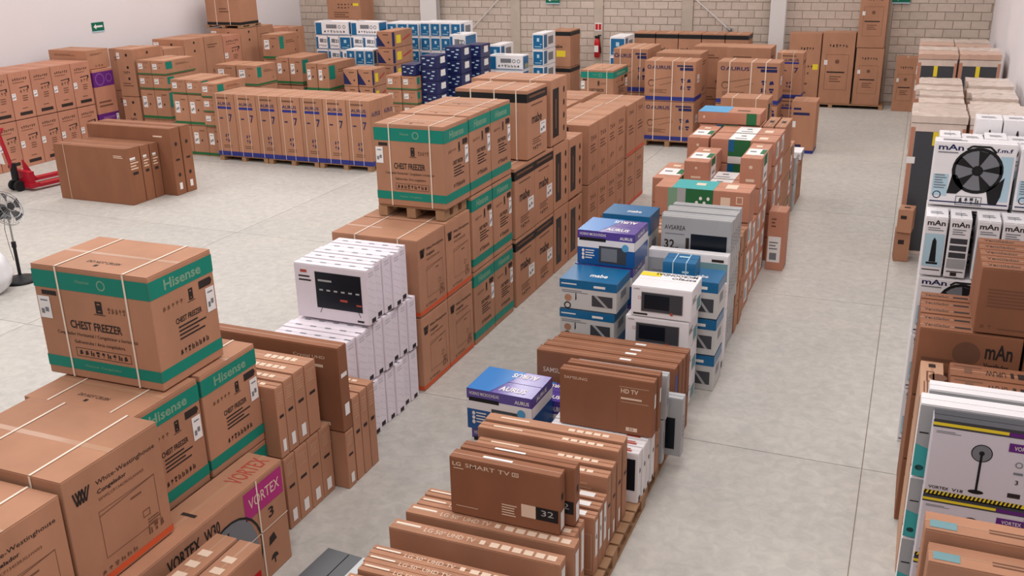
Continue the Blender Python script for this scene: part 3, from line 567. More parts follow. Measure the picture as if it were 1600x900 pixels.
@design
def fridge(w, d, h):
    return 'fridge_wrap', None, [('door_panel', 'charcoal', [('F', 'rect', .09, .03, .93, .94)], .004), ('corner_post', 'kraft_red', [('F', 'rect', 0, 0, .08, .97), ('F', 'rect', .94, 0, 1, .97), ('R', 'rect', 0, 0, .1, .97), ('L', 'rect', .9, 0, 1, .97)], .006), ('energy_label', 'yellow', [('F', 'rect', .42, .84, .52, .94)], .006), ('label_sheet', 'label', [('F', 'rect', -.02, .70, .14, .75)], .008)]
@design
def fridge_cap(w, d, h):
    return 'fridge_wrap', None, [('top_sheet', 'kraft_light', [('T', 'rect', .04, .1, .96, .35)], .002)]
@design
def kraft_small(w, d, h):
    return 'kraft', 'kraft_light', [('lettering', 'ink', [('T', 'rect', .3, .4, .7, .6), ('F', 'rect', .2, .6, .6, .75)])]
# ================================================================== the building
YB, XL, XR, TOPZ = 26.9, -18.4, 1.6, 7.5
def struct(o): o['kind'] = 'structure'; return o
fl = struct(MB().box(XL-.3, XR+.3, -4, YB+.3, -.3, -.012).build('floor', 'mortar'))
xs = [XL, -14.4, -9.6, -4.8, -.03, XR]; ys = [-4, -.5, 3.6, 7.7, 11.75, 15.85, 19.95, 24.0, YB]
for i in range(len(xs)-1):
    for j in range(len(ys)-1):
        g = .004; m = MB().box(xs[i]+g, xs[i+1]-g, ys[j]+g, ys[j+1]-g, -.1, 0)
        m.build('floor_slab', 'floor', fl)
struct(MB().box(XL-.3, XL, -4, YB+.3, 0, TOPZ).build('wall_left', 'plaster'))
struct(MB().box(XR, XR+.3, -4, YB+.3, 0, TOPZ).build('wall_right', 'plaster'))
ceil = struct(MB().box(XL-.3, XR+.3, -4, YB+.3, TOPZ, TOPZ+.2).build('ceiling', 'ceiling_sheet'))
wb = struct(MB().box(XL-.3, XR+.3, YB+.006, YB+.3, 0, TOPZ).build('wall_back', 'mortar'))
BW, BH, Z0 = .41, .205, 2.35-11*.205
pil = [(-11.11, -10.82), (-8.56, -8.30), (-6.06, -5.76), (-.95, -.70)]
def block_mesh(l):
    k = ('block', round(l, 2))
    if k not in MESH:
        bm = bmesh.new(); bmesh.ops.create_cube(bm, size=1)
        for v in bm.verts: v.co = Vector((v.co.x*(l-.014), v.co.y*.05, v.co.z*(BH-.014)))
        bmesh.ops.bevel(bm, geom=[e for e in bm.edges if all(v.co.y < 0 for v in e.verts)], offset=.006, segments=1, affect='EDGES')
        me = bpy.data.meshes.new('concrete_block'); bm.to_mesh(me); bm.free(); me.materials.append(MATS['block']); MESH[k] = me
    return MESH[k]
rest = MB(); cnt = 0
edges = [XL] + [e for p in pil for e in p] + [XR]
for s in range(0, len(edges), 2):
    a, b = edges[s], edges[s+1]
    for c in range(0, 36):
        z = Z0+c*BH
        if z+BH > TOPZ: break
        x = a - (BW/2 if c % 2 else 0)
        while x < b-.02:
            x0, x1 = max(a, x), min(b, x+BW); x += BW
            if x1-x0 < .06: continue
            seen = 1.5 < z < 2.75 or (z > .2 and z < 2.75 and -1 < x0 < .2)
            if seen and cnt < 296 and not (-18.4 < x0 < -15.9 and z < 1.9):
                cnt += 1
                obj('concrete_block', block_mesh(x1-x0), wb, ((x0+x1)/2, YB+.012+random.uniform(-.002, .002), z+BH/2))
            else: rest.box(x0+.007, x1-.007, YB-.012, YB+.02, z+.007, z+BH-.007)
ro = rest.build('block_courses', 'block', wb); ro['kind'] = 'stuff'
for a, b in pil:
    MB().box(a, b, YB-.045, YB+.02, 0, TOPZ).box(a-.02, b+.02, YB-.035, YB+.02, 2.44, 2.50).build('pilaster', 'concrete', wb)
# steel columns in front of the block wall
for n, (a, b) in enumerate(((-13.92, -13.38), (-3.67, -3.28))):
    m = MB().box(a, b, YB-.12, YB-.10, 0, TOPZ-.01).box(a, b, YB-.34, YB-.32, 0, TOPZ-.01).box((a+b)/2-.01, (a+b)/2+.01, YB-.33, YB-.11, 0, TOPZ-.01).box(a-.05, b+.05, YB-.38, YB-.06, 0, .02)
    o = m.build('trim_%d' % (n+1), 'steel_white'); struct(o)
for (ax, az, bx, bz, lb) in ((-12.44, 1.64, -8.36, 5.6, 'thin pale steel brace rod slanting up behind the blue and white boxes'), (-4.72, 1.83, -8.7, 5.1, 'thin pale steel brace rod slanting up above the dark topped cartons')):
    o = obj('brace_rod', None, None, (ax, YB-.1, az)); tag(o, lb, 'rod', 'steel brace rods on the block wall')
    d = Vector((bx-ax, 0, bz-az))
    MB().tube((0, 0, 0), d, .016).build('rod', 'steel_white', o)
    MB().tube((0, 0, 0), d.normalized()*.12, .028).build('turnbuckle', 'steel', o)
    MB().box(-.05, .05, .02, .045, -.05, .05).build('anchor_plate', 'steel', o)
# exit signs
def exit_sign(loc, rz, w_, h_, label):
    o = MB().box(-w_/2, w_/2, -.012, 0, 0, h_).build('exit_sign', 'sign_green', None, loc, (0, 0, rz)); tag(o, label, 'sign')
    m = MB(); V = [(-.38, .5), (-.16, .82), (-.16, .62), (.38, .62), (.38, .40), (-.16, .40), (-.16, .2)]
    m.v = [(a*w_, -.0135, b*h_) for a, b in V]; m.f = [tuple(range(7))]; m.build('arrow', 'label', o)
    MB().box(-w_/2, w_/2, -.011, -.001, -.03, 0).build('caption_strip', 'pale_blue', o)
exit_sign((XL+.001, 18.35, 2.34), math.pi/2, .38, .2, 'green sign with a white arrow on the white plaster wall')
exit_sign((-9.8, YB-.05, 2.50), 0, .42, .2, 'green sign with white arrow between two pilasters of the block wall')
exit_sign((-.52, YB-.05, 2.58), 0, .42, .2, 'green sign on the block wall beside the tallest brown cartons')
# fire extinguisher on its pilaster
fe = obj('fire_extinguisher', None, None, (-8.43, YB-.14, 1.02)); tag(fe, 'red fire extinguisher hung on a concrete pilaster of the block wall', 'extinguisher')
MB().lathe([(.05, 0), (.085, .02), (.085, .42), (.06, .5), (.03, .53)], 16).build('cylinder', 'gauge_red', fe, smooth=True)
MB().box(-.07, .07, -.02, .02, .53, .60).box(.02, .12, -.015, .015, .60, .63).build('valve', 'black', fe)
MB().tube((.05, 0, .55), (.10, -.02, .3), .012).tube((.10, -.02, .3), (.11, -.02, .12), .018).build('hose', 'rubber', fe)
MB().box(-.06, .06, -.0875, -.086, .16, .34).build('label_sheet', 'label', fe)
MB().box(-.05, .05, .08, .10, .2, .4).build('bracket', 'steel', fe)
sg = MB().box(-.1, .1, -.006, 0, 0, .22).build('extinguisher_sign', 'label', None, (-8.43, YB-.047, 1.75)); tag(sg, 'small red and white sign above the fire extinguisher', 'sign')
MB().box(-.085, -.01, -.009, -.005, .03, .19).box(.01, .085, -.009, -.005, .03, .19).build('sign_print', 'gauge_red', sg)
# ================================================================== pallets
def pallet(x0, x1, y0, y1, label, z=0, h=.13):
    o = obj('pallet', None, None, ((x0+x1)/2, (y0+y1)/2, z)); tag(o, label, 'pallet', 'wooden pallets under the stock'); W, D = x1-x0, y1-y0
    n = max(5, int(D/.15))
    for i in range(n):
        a = -D/2+i*D/n; MB().box(-W/2, W/2, a+.01, a+D/n-.015, h-.02, h).build('deck_board', 'wood', o)
    for i in range(3):
        a = -W/2+(W-.1)*i/2
        for k in range(3):
            b = -D/2+(D-.12)*k/2; MB().box(a, a+.1, b, b+.12, .02, h-.02).build('pallet_block', 'wood', o)
        MB().box(a, a+.1, -D/2, D/2, 0, .02).build('bottom_board', 'wood', o)
ORD = ['first', 'second', 'third', 'fourth', 'fifth', 'sixth', 'seventh', 'eighth', 'ninth', 'tenth', 'eleventh', 'twelfth']
LAY = ['bottom', 'second', 'third', 'fourth', 'fifth']
def lay(i, n): return 'topmost' if i == n-1 and n > 1 else ('lowest' if i == 0 and n > 1 else ('middle' if n == 3 else LAY[i]))
# ================================================================== NEAR LEFT STACKS
H = 'freezer_carton'
# chest freezers with green bands, three layers
for i, (y0, y1) in enumerate(((3.955, 4.56), (4.58, 5.185))):
    carton('hisense', -5.1, -4.2, y0, y1, 0, .785, 'green banded freezer carton on the floor behind the fan carton, %s' % ['next to orange banded cartons', 'next to thin television cartons'][i], 'green banded freezer cartons near the fan carton', H)
    carton('hisense', -5.1, -4.2, y0, y1, .785, 1.57, ['brown chest freezer carton with green bands carrying another freezer carton', 'brown green banded freezer carton topmost of its pair beside thin television cartons'][i], 'green banded freezer cartons near the fan carton', H)
carton('hisense', -5.215, -4.255, 4.292, 4.922, 1.575, 2.361, 'big strapped chest freezer carton with green bands sitting alone on top of its stack', 'green banded freezer cartons near the fan carton', H, rot=1.2)
# White-Westinghouse, two in front
for i, (y0, y1) in enumerate(((2.42, 3.17), (3.18, 3.93))):
    t = 1.545 if i == 0 else 1.605
    carton('plain_kraft', -5.1, -4.22, y0, y1, 0, .825, 'plain brown carton on the floor under the %s orange banded freezer carton' % ['lower topped', 'double W marked'][i], None, 'carton', rot=0)
    carton('westinghouse', -4.98, -3.97, y0, y1, .83, t, ['brown freezer carton with orange foot band, a little lower than its neighbour', 'brown freezer carton with orange foot band and double W logo beside green banded freezers'][i], 'orange banded freezer cartons near the fan carton', H, rot=.3)
# Vortex fan carton and two upright thin cartons
carton('vortex_kraft', -4.165, -3.87, 3.42, 4.925, 0, .825, 'brown industrial fan carton with magenta brand patch and black fan picture', None, 'fan_carton', rot=0)
for i, (a, b) in enumerate(((-3.75, -3.585), (-3.57, -3.405))):
    carton('tv_red_label', a, b, 2.9, 4.05, 0, .8-.003*i, ['thin brown upright carton between the fan carton and the red labelled carton', 'thin brown upright carton with a red label on its broad side'][i], 'thin upright cartons before the fan carton', 'television_carton', rot=0)
carton('black_case', -3.42, -3.05, 4.18, 4.72, 0, .33, 'flat black carton with a clear shiny band standing on the floor', None, 'carton', rot=-3)
# thin television cartons behind the freezers
TV = 'television_carton'
g = 'thin television cartons between freezers and big flat carton'
yy = 5.2
for i, t in enumerate((.11, .125, .15, .16)):
    top = 1.235-[.02, .01, 0, 0][i]
    carton('tv_end', -5.1, -4.08, yy, yy+t, .625, top, 'thin brown television carton of the upper row, %s from the green banded freezer' % (ORD[i],), g, TV, rot=0); yy += t
yy = 5.2
for i, t in enumerate((.15, .165, .165, .165)):
    carton('tv_end', -5.1, -4.07, yy, yy+t, 0, .62, 'thin brown television carton of the lower row, %s from the fan carton' % (ORD[i],), g, TV, rot=0); yy += t
carton('tv_end', -5.15, -3.95, 5.87, 6.0, 0, .53, 'brown television carton on the floor under the big flat carton with white handle', g, TV, rot=0)
carton('crystal_tv', -5.2, -3.95, 5.86, 6.0, .535, 1.285, 'big flat brown television carton with white plastic handle standing on another carton', None, TV, rot=0)
for i in range(3):
    carton('tv_end', -5.05, -3.955, 6.01+.12*i, 6.13+.12*i, 0, .775+.005*i, 'thin brown floor television carton, %s behind the big flat white handled carton' % (ORD[i],), g, TV, rot=0)
# white television cartons
g = 'white television cartons in the three tiered block'
for j, (a, n) in enumerate(((6.4, 8), (6.4, 8), (6.78, 5))):
    for i in range(n):
        if j < 2 and i > 7: continue
        z = [0, .54, 1.08][j]
        y = a+.155*i if j < 2 else a+.155*i
        nm = ['lower tier, on the floor', 'middle tier', ''][j]
        lb = 'white television carton, %s from brown cartons, %s' % (ORD[i], nm) if j < 2 else ('white television carton with a printed screen picture, foremost of the top tier' if i == 0 else 'white television carton of the top tier, %s behind the screen picture' % ORD[i-1])
        carton('white_tv', -4.98+.02*(j == 2), -4.22+.012*((i*7+j) % 3-1), y, y+.155, z, z+.535-.006*((i*5+j) % 3), lb, g, TV, rot=random.uniform(-.3, .3))
# ================================================================== SECOND ROW: freezers, mabe
g = 'orange banded freezer cartons beside the white cartons'
for j in range(2):
    for i in range(2):
        carton('westinghouse', -5.16, -4.2, 7.72+.61*i, 8.32+.61*i, .8*j, .8*j+.795, 'brown freezer carton with orange foot band, %s of its pair, %s' % (['lower', 'upper'][j], ['beside the white television cartons', 'beside the green banded freezers'][i]), g, H)
pallet(-5.0, -4.24, 8.4, 8.93, 'small wooden pallet between orange banded carton and green banded freezer', 1.6, .12)
g = 'green banded freezer cartons beside the mabe cartons'
for j in range(3):
    for i in range(2):
        y0 = 8.97+.57*i; carton('hisense', -5.02, -4.2, y0, y0+.56, .86*j, .86*j+.855, 'green banded freezer carton, %s of three, %s' % (lay(j, 3), ['next to the orange banded cartons', 'next to the mabe cartons'][i]), g, H)
carton('hisense', -5.0, -4.2, 8.39, 8.955, 1.722, 2.565, 'green banded chest freezer carton with green bands resting on a pallet above orange banded cartons', g, H)
g = 'mabe cartons in the long row'
for j in range(2):
    for i in range(2): carton('mabe', -5.15, -4.2, 10.2+.66*i, 10.86+.66*i-.005, .875*j, .875*j+.87, 'brown mabe carton with black top band, %s layer, %s' % (['floor', 'second'][j], ['beside green banded freezers', 'beside the black panelled cartons'][i]), g)
carton('mabe', -5.15, -4.2, 10.62, 11.3, 1.755, 2.59, 'brown mabe carton with black top band, topmost, standing alone above four others', g)
for j in range(2):
    for i in range(2): carton('mabe_panel', -5.15, -4.2, 11.54+.6*i, 12.12+.6*i, .875*j, .875*j+.87-.03*i, 'brown carton with tall black panel and four holes, %s layer, %s' % (['floor', 'second'][j], ['beside the mabe lettering', 'farther from the mabe lettering']
        [i]), g)
carton('mabe_panel', -5.3, -4.2, 11.42, 12.06, 1.755, 2.60, 'brown carton with tall black panel and four holes, topmost behind mabe carton', g)
g = 'plain brown cartons in the long row'
for j in range(2):
    for i in range(4): carton('kraft_rows', -4.98, -4.2, 13.0+.475*i, 13.465+.475*i, .88*j, .88*j+.875, 'brown carton with faint pictograms, %s behind the black panelled cartons, %s layer' % (ORD[i], ['lower', 'upper'][j]), g)
    for i in range(2): carton('kraft_red_foot', -5.0, -4.2, 15.0+.56*i, 15.55+.56*i, .86*j, .86*j+.855, 'brown carton with a red foot band, %s layer, %s' % (['lower', 'upper'][j], ['touching the pictogram row', 'closing the long row'][i]), g)
    for i in range(3): carton('plain_kraft', -5.95, -5.05, 13.2+1.0*i, 14.1+1.0*i, .88*j, .88*j+.875, 'plain brown carton behind the faint pictogram row, %s from the mabe cartons, %s layer' % (ORD[i], ['lower', 'upper'][j]), g)
# ================================================================== CENTRE ROW
pallet(-2.95, -1.62, 3.0, 4.75, 'wooden pallet under the nearest long television cartons')
pallet(-2.95, -1.6, 4.82, 6.5, 'wooden pallet under the brown television cartons beside the aisle')
g = 'long brown television cartons on the pallet'
for i in range(12):
    y = 4.42-.105*i
    carton('uhd_top', -2.88+.02*(i % 3), -1.7+.015*((i*5) % 4), y, y+.1, .131, .63+.012*((i*7) % 3), 'long thin television carton with printed top edge, %s from the dark gap' % (ORD[i],), g, TV, rot=.4)
for i, y in enumerate((4.68, 4.86)):
    carton('uhd_top', -2.88+.03*i, -1.67+.03*i, y, y+.115, .131, .655+.015*i, ['long brown television carton with a dark gap before it', 'long brown television carton carrying the small smart television cartons'][i], g, TV, rot=.5)
carton('uhd_top', -2.83, -1.68, 4.98, 5.09, .131, .668, 'long brown television carton behind the one carrying small smart television cartons', g, TV, rot=.5)
carton('uhd_top', -2.83, -1.68, 5.10, 5.2, .131, .668, 'long brown television carton hidden under the small smart television cartons', g, TV, rot=.5)
g = 'small smart television cartons'
carton('lg32', -2.55, -1.77, 4.95, 5.07, .672, 1.105, 'small brown smart television carton with LG lettering and black 32 panel in front', g, TV, rot=0)
carton('lg32', -2.53, -1.71, 5.08, 5.19, .672, 1.108, 'small brown smart television carton standing behind the LG lettered one', g, TV, rot=0)
g = 'forty inch television cartons'
for i in range(3): carton('tv40', -2.6, -1.65, 5.32+.1*i, 5.42+.1*i-.003, .131, .60+.012*i, 'television carton marked 40 with white side label, %s behind the LG lettered cartons' % (ORD[i],), g, TV, rot=0)
g = 'tall brown television cartons behind the smart televisions'
for i, (y, t, z, xl) in enumerate(((5.64, .11, .73, -2.72), (5.76, .11, .745, -2.74), (5.9, .11, .80, -2.78), (6.04, .12, .80, -2.78))):
    carton('tv_end', xl, -1.66, y, y+t, .131, z, 'tall thin brown television carton, %s counted from the forty inch cartons' % (ORD[i],), g, TV, rot=.3)
g = 'blue and purple microwave cartons'
MW = 'microwave_carton'
carton('aurus_microwave', -3.14, -2.56, 6.55, 7.0, 0, .40, 'blue purple microwave carton on the floor beneath another, beside brown television cartons', g, MW, rot=0)
carton('aurus_microwave', -3.16, -2.56, 6.52, 6.98, .40, .775, 'blue purple microwave carton on top of its pair beside the HD television carton', g, MW, rot=-1.5)
carton('aurus_microwave', -2.98, -2.45, 7.02, 7.38, 0, .52, 'blue purple microwave carton behind the pair of microwave cartons', g, MW, rot=0)
pallet(-2.42, -1.62, 6.53, 7.36, 'wooden pallet under the grey television cartons beside the aisle')
g = 'white television cartons with red print'
for i in range(4): carton('white_tv_red', -2.42, -1.61+.004*i, 6.3+.115*i, 6.41+.115*i, .131, .575, 'white television carton with red top print, %s counted towards the grey cartons' % (ORD[i],), g, TV, rot=0)
carton('samsung_hd', -2.35, -1.575, 6.56, 6.67, .58, 1.065, 'brown HD television carton with SAMSUNG lettering standing on white cartons', None, TV, rot=0)
carton('samsung_hd', -2.33, -1.56, 6.68, 6.78, .58, 1.075, 'brown television carton right behind the HD television carton', None, TV, rot=0)
carton('tv_end', -2.4, -1.6, 6.8, 6.92, .131, .52, 'low brown television carton hidden behind white red printed cartons', None, TV, rot=0)
g = 'grey television cartons by the aisle'
carton('grey_tv', -2.42, -1.58, 6.95, 7.05, .131, .545, 'grey television carton, lower of two standing edge to the aisle', g, TV, rot=0)
carton('grey_tv', -2.35, -1.56, 6.95, 7.05, .55, .95, 'grey television carton, upper of two standing edge to the aisle', g, TV, rot=0)
carton('grey_tv', -2.42, -1.46, 7.12, 7.24, .131, .68, 'grey television carton jutting furthest into the aisle', g, TV, rot=0)
g = 'long dark brown television cartons'
for i in range(4):
    carton('samsung_long' if i == 0 else 'samsung_plain', -2.88+.02*i, -1.6+.004*i, 7.42+.135*i, 7.55+.135*i, 0, [.80, .80, .78, .78][i], 'long dark brown television carton, %s of four counted towards the microwave stacks' % (ORD[i],), g, TV, rot=.3)
# microwave stacks
g = 'white microwave cartons'
for j in range(4):
    carton('white_microwave', -2.22-.05*(j < 3), -1.64-.02*(j < 3), 8.18-.0*j, 8.62, .31*j, .31*j+.308, 'white microwave carton with dark oven picture, %s of its stack of four' % lay(j, 4), g, MW)
g = 'blue topped microwave cartons'
for j in range(4):
    carton('bluetop_microwave', -2.93, -2.35-.02*(j < 3), 8.18, 8.64, .305*j, .305*j+.303, 'grey microwave carton with blue lid band, %s of its stack of four' % lay(j, 4), g, MW)
g = 'blue and purple microwave cartons'
for j in range(4):
    z = [0, .41, .82, 1.2][j]; z1 = [.41, .82, 1.2, 1.555][j]
    carton('aurus_microwave', -2.96+.03*(j % 2), -2.35+.02*(j == 3), 8.72, 9.2, z, z1-.002, 'blue purple microwave carton, %s of the stack behind the blue topped microwaves' % lay(j, 4), g, MW, rot=-1 if j == 3 else None)
g = 'small blue cartons by the microwaves'
for j in range(3):
    carton('bluetop_microwave', -2.02, -1.5, 8.72, 9.12, .385*j, .385*j+.38, 'grey carton with blue lid band, %s of the stack behind the white microwaves' % lay(j, 3), g, MW)
carton('small_blue', -2.07, -1.74, 8.74, 9.04, 1.158, 1.31, 'small flat blue carton with pale bands on top behind the white microwave', g, 'carton', rot=2)
carton('white_tv', -1.66, -1.52, 9.2, 9.34, 0, .95, 'narrow white carton standing on edge beside the aisle behind white microwaves', None, TV, rot=0)
g = 'grey smart television cartons'
for j in range(2):
    carton('teal_tv', -2.38, -1.54, 9.42, 9.56, .6*j, .6*j+.595, 'white topped television carton with teal print, %s' % ['standing on the floor', 'stacked over its twin'][j], g, TV, rot=0)
for j in range(3):
    for i in range(5):
        carton('grey_tv', -2.3-.03*(i % 2), -1.58+.012*((i*3+j) % 3), 9.62+.125*i, 9.74+.125*i, .505*j, .505*j+.5-.01*(i % 2), 'grey television carton marked 32, %s behind the teal printed cartons, %s tier' % (ORD[i], ['bottom', 'middle', 'top'][j]), g, TV, rot=0)
carton('bluetop_microwave', -2.98, -2.42, 9.62, 10.05, 0, .74, 'tall grey carton with blue lid band under another beside grey television cartons', None, MW)
carton('bluetop_microwave', -2.95, -2.42, 9.62, 10.05, .745, 1.48, 'tall grey carton with blue lid band on top beside grey television cartons', None, MW)
# brown television edges between
g = 'brown television cartons between grey cartons and air conditioners'
for j in range(2):
    for i in range(4): carton('tv_end', -2.7, -1.57-.01*((i+j) % 2), 10.28+.15*i, 10.42+.15*i, .56*j, .56*j+.555, 'brown flat carton edge on to the aisle, %s behind the grey cartons, %s tier' % (ORD[i], ['lower', 'upper'][j]), g, TV, rot=0)
# air conditioner cartons
AC = 'air_conditioner_carton'
g = 'reddish air conditioner cartons in the centre row'
for j in range(3):
    carton('ac_kraft', -2.7, -1.6, 10.98, 11.43, .37*j, .37*j+.367, 'reddish brown air conditioner carton, %s layer under the teal printed one' % LAY[j], g, AC)
carton('ac_teal', -2.72, -1.59, 10.98, 11.43, 1.112, 1.475, 'reddish brown air conditioner carton with teal top and leaf picture', g, AC, rot=0)
for j in range(4):
    for i in range(3):
        if j == 3 and i == 0:
            continue
        carton('ac_kraft', -2.62, -1.62, 11.48+.42*i, 11.89+.42*i, .325*j, .325*j+.322, 'reddish air conditioner carton, %s behind the teal topped one, %s layer' % (ORD[i], LAY[j]), g, AC)
carton('ac_end', -1.88, -1.61, 11.9, 12.85, 1.302, 1.68, 'reddish air conditioner carton laid lengthwise on top along the aisle side', g, AC, rot=0)
carton('ac_end', -2.6, -2.28, 11.98, 12.9, 1.302, 1.575, 'reddish air conditioner carton with white patch laid lengthwise away from the aisle side', g, AC, rot=0)
for j in range(4):
    carton('ac_end', -3.0, -2.65, 11.95, 12.9, .335*j, .335*j+.332, 'reddish air conditioner carton lengthwise against the row, %s layer' % LAY[j], g, AC, rot=0)
for j in range(5):
    for i in range(2):
        carton('ac_kraft', -2.48, -1.6, 13.05+.5*i, 13.53+.5*i, .334*j, .334*j+.331, 'white belted air conditioner carton of the tall stack %s, %s layer' % (['nearer the teal topped one', 'nearer the blue lidded one'][i], LAY[j]), g, AC)
    carton('ac_end', -2.8, -2.5, 13.05, 13.98, .334*j, .334*j+.331, 'reddish air conditioner carton lengthwise beside the tall double stack, %s layer' % LAY[j], g, AC, rot=0)
for j in range(5):
    carton('ac_kraft', -2.85, -1.95, 14.08, 14.62, .334*j, .334*j+.331, 'reddish air conditioner carton, %s layer under the blue lidded one' % LAY[j], g, AC)
carton('ac_blue_lid', -2.88, -1.97, 14.08, 14.62, 1.675, 1.85, 'flat reddish carton with a blue half lid on top of the air conditioner stack', g, AC, rot=0)
g = 'small brown cartons beyond the air conditioners'
for i in range(2):
    for j in range(4): carton('kraft_small', -1.94+.17*i, -1.78+.17*i, 14.1, 14.9, .42*j, .42*j+.417, 'narrow brown carton, %s layer, %s' % (LAY[j], ['touching the blue lidded stack', 'on the aisle side of its twin'][i]), g)
for j in range(3):
    carton('ac_end', -2.1, -1.62, 15.0, 15.6, .4*j, .4*j+.397, 'reddish carton, %s layer of the stack behind the narrow pair' % LAY[j], g, AC)
for j in range(2):
    carton('grey_tv', -2.2, -1.6, 15.7+.0*j, 16.1, .45*j, .45*j+.445, 'pale grey carton, %s of two at the end of the air conditioners' % ['lower', 'upper'][j], g, 'carton')
    carton('plain_kraft', -2.2, -1.6, 16.2, 16.85, .36*j, .36*j+.355, 'brown wrapped carton, %s of two at the row end' % ['lower', 'upper'][j], g)
carton('white_ac', -1.86, -1.58, 16.3, 16.75, .722, .86, 'small white carton lying on the brown wrapped cartons', g)
carton('dark_top_mabe', -3.2, -2.35, 17.6, 18.2, 0, .8, 'brown strapped carton, lower of two beyond the blue lidded carton', g, 'carton')
carton('mabe_panel', -3.2, -2.35, 17.6, 18.2, .8, 1.5, 'brown strapped carton, upper of two beyond the blue lidded carton', g, 'carton')
carton('side_label_kraft', -1.58, -1.345, 12.66, 13.0, 0, .82, 'upright brown carton with white picture panel standing alone in the aisle', None, 'carton', rot=-1)
# ================================================================== far centre: aurus freezers
g = 'aurus freezer cartons at the back'
pallet(-5.3, -4.2, 20.1, 20.8, 'wooden pallet under the blue banded freezer cartons', h=.13)
for j in range(2):
    carton('aurus_freezer', -5.28, -4.2, 20.1, 20.8, .132+.84*j, .132+.84*j+.836, 'brown freezer carton with blue foot band, %s of two beside the green banded one' % ['lower', 'upper'][j], g, H, rot=0)
    carton('aurus_freezer', -3.76, -2.5, 20.1, 20.8, .98*j, .98*j+[.975, .85][j], 'brown freezer carton with blue foot band, %s of two near the tall cartons' % ['lower', 'upper'][j], g, H, rot=0)
    carton('plain_kraft', -5.3, -4.3, 21.1, 21.9, .93*j, .93*j+.925, 'plain brown carton, %s of two behind the blue banded freezers' % ['lower', 'upper'][j], g)
    carton('aurus_freezer', -6.3, -5.5, 21.2, 22.4, .96*j, .96*j+.955, 'brown freezer carton with blue foot band, %s of two behind the green banded one' % ['lower', 'upper'][j], g, H, rot=0)
    carton('plain_kraft', -4.75, -3.9, 22.4, 23.2, .94*j, .94*j+.935, 'plain brown carton, %s of two farther back behind plain ones' % ['lower', 'upper'][j], g)
    carton('plain_kraft', -3.85, -2.9, 21.6, 22.4, .98*j, .98*j+.975, 'plain brown carton, %s of two before the dark topped cartons' % ['lower', 'upper'][j], g)
    carton('aurus_heater', -2.75, -2.2, 21.4, 22.0, .95*j, .95*j+.94, 'brown carton with blue foot band, %s of two before the tall yellow labelled carton' % ['lower', 'upper'][j], g)
    carton('hisense', -6.5, -5.78, 19.5, 20.6, .83*j, .83*j+.825, 'far brown freezer carton with green bands, %s of two beside blue banded freezers' % ['lower', 'upper'][j], g, H, rot=0)
    for i in range(5):
        carton('dark_top_mabe', -6.95+.6*i, -6.36+.6*i, 25.2, 25.9, .945*j, .945*j+.94, 'brown carton with black top band, %s from the fire extinguisher, %s row by block wall' % (ORD[i], ['lower', 'upper'][j]), 'dark topped cartons along the block wall')
    carton('dark_top_mabe', -9.2, -8.62, 25.0, 25.8, .96*j, .96*j+.955, 'brown mabe carton with yellow sticker, %s of two near the fire extinguisher' % ['lower', 'upper'][j], 'dark topped cartons along the block wall')
carton('blue_foot', -2.25, -1.75, 20.3, 20.95, 0, 1.06, 'upright blue footed brown carton standing on the floor before the tall wall cartons', None, 'carton', rot=0)
# tall cartons against the back wall
pallet(-3.2, -.66, 26.1, 26.78, 'wooden pallet under the tall brown cartons at the block wall', h=.1)
carton('tall_yellow', -3.08, -2.28, 26.2, 26.75, .102, 1.85, 'tall brown carton with a yellow sticker against the block wall', None, 'tall_carton', rot=0)
carton('tall_kraft', -2.26, -1.46, 26.15, 26.75, .102, 1.88, 'tall brown carton with a large faint frame beside the yellow stickered one', None, 'tall_carton', rot=0)
carton('tall_kraft', -1.42, -.76, 26.15, 26.75, .102, 1.52, 'tall brown carton, lower of the two making the highest tower', None, 'tall_carton', rot=0)
carton('tall_kraft', -1.44, -.78, 26.15, 26.75, 1.525, 2.95, 'tall brown carton, upper of the two making the highest tower', None, 'tall_carton', rot=0)
carton('tall_kraft', -.46, .06, 26.05, 26.6, 0, 1.32, 'reddish brown tall carton standing alone beside the wrapped refrigerators', None, 'tall_carton', rot=0)
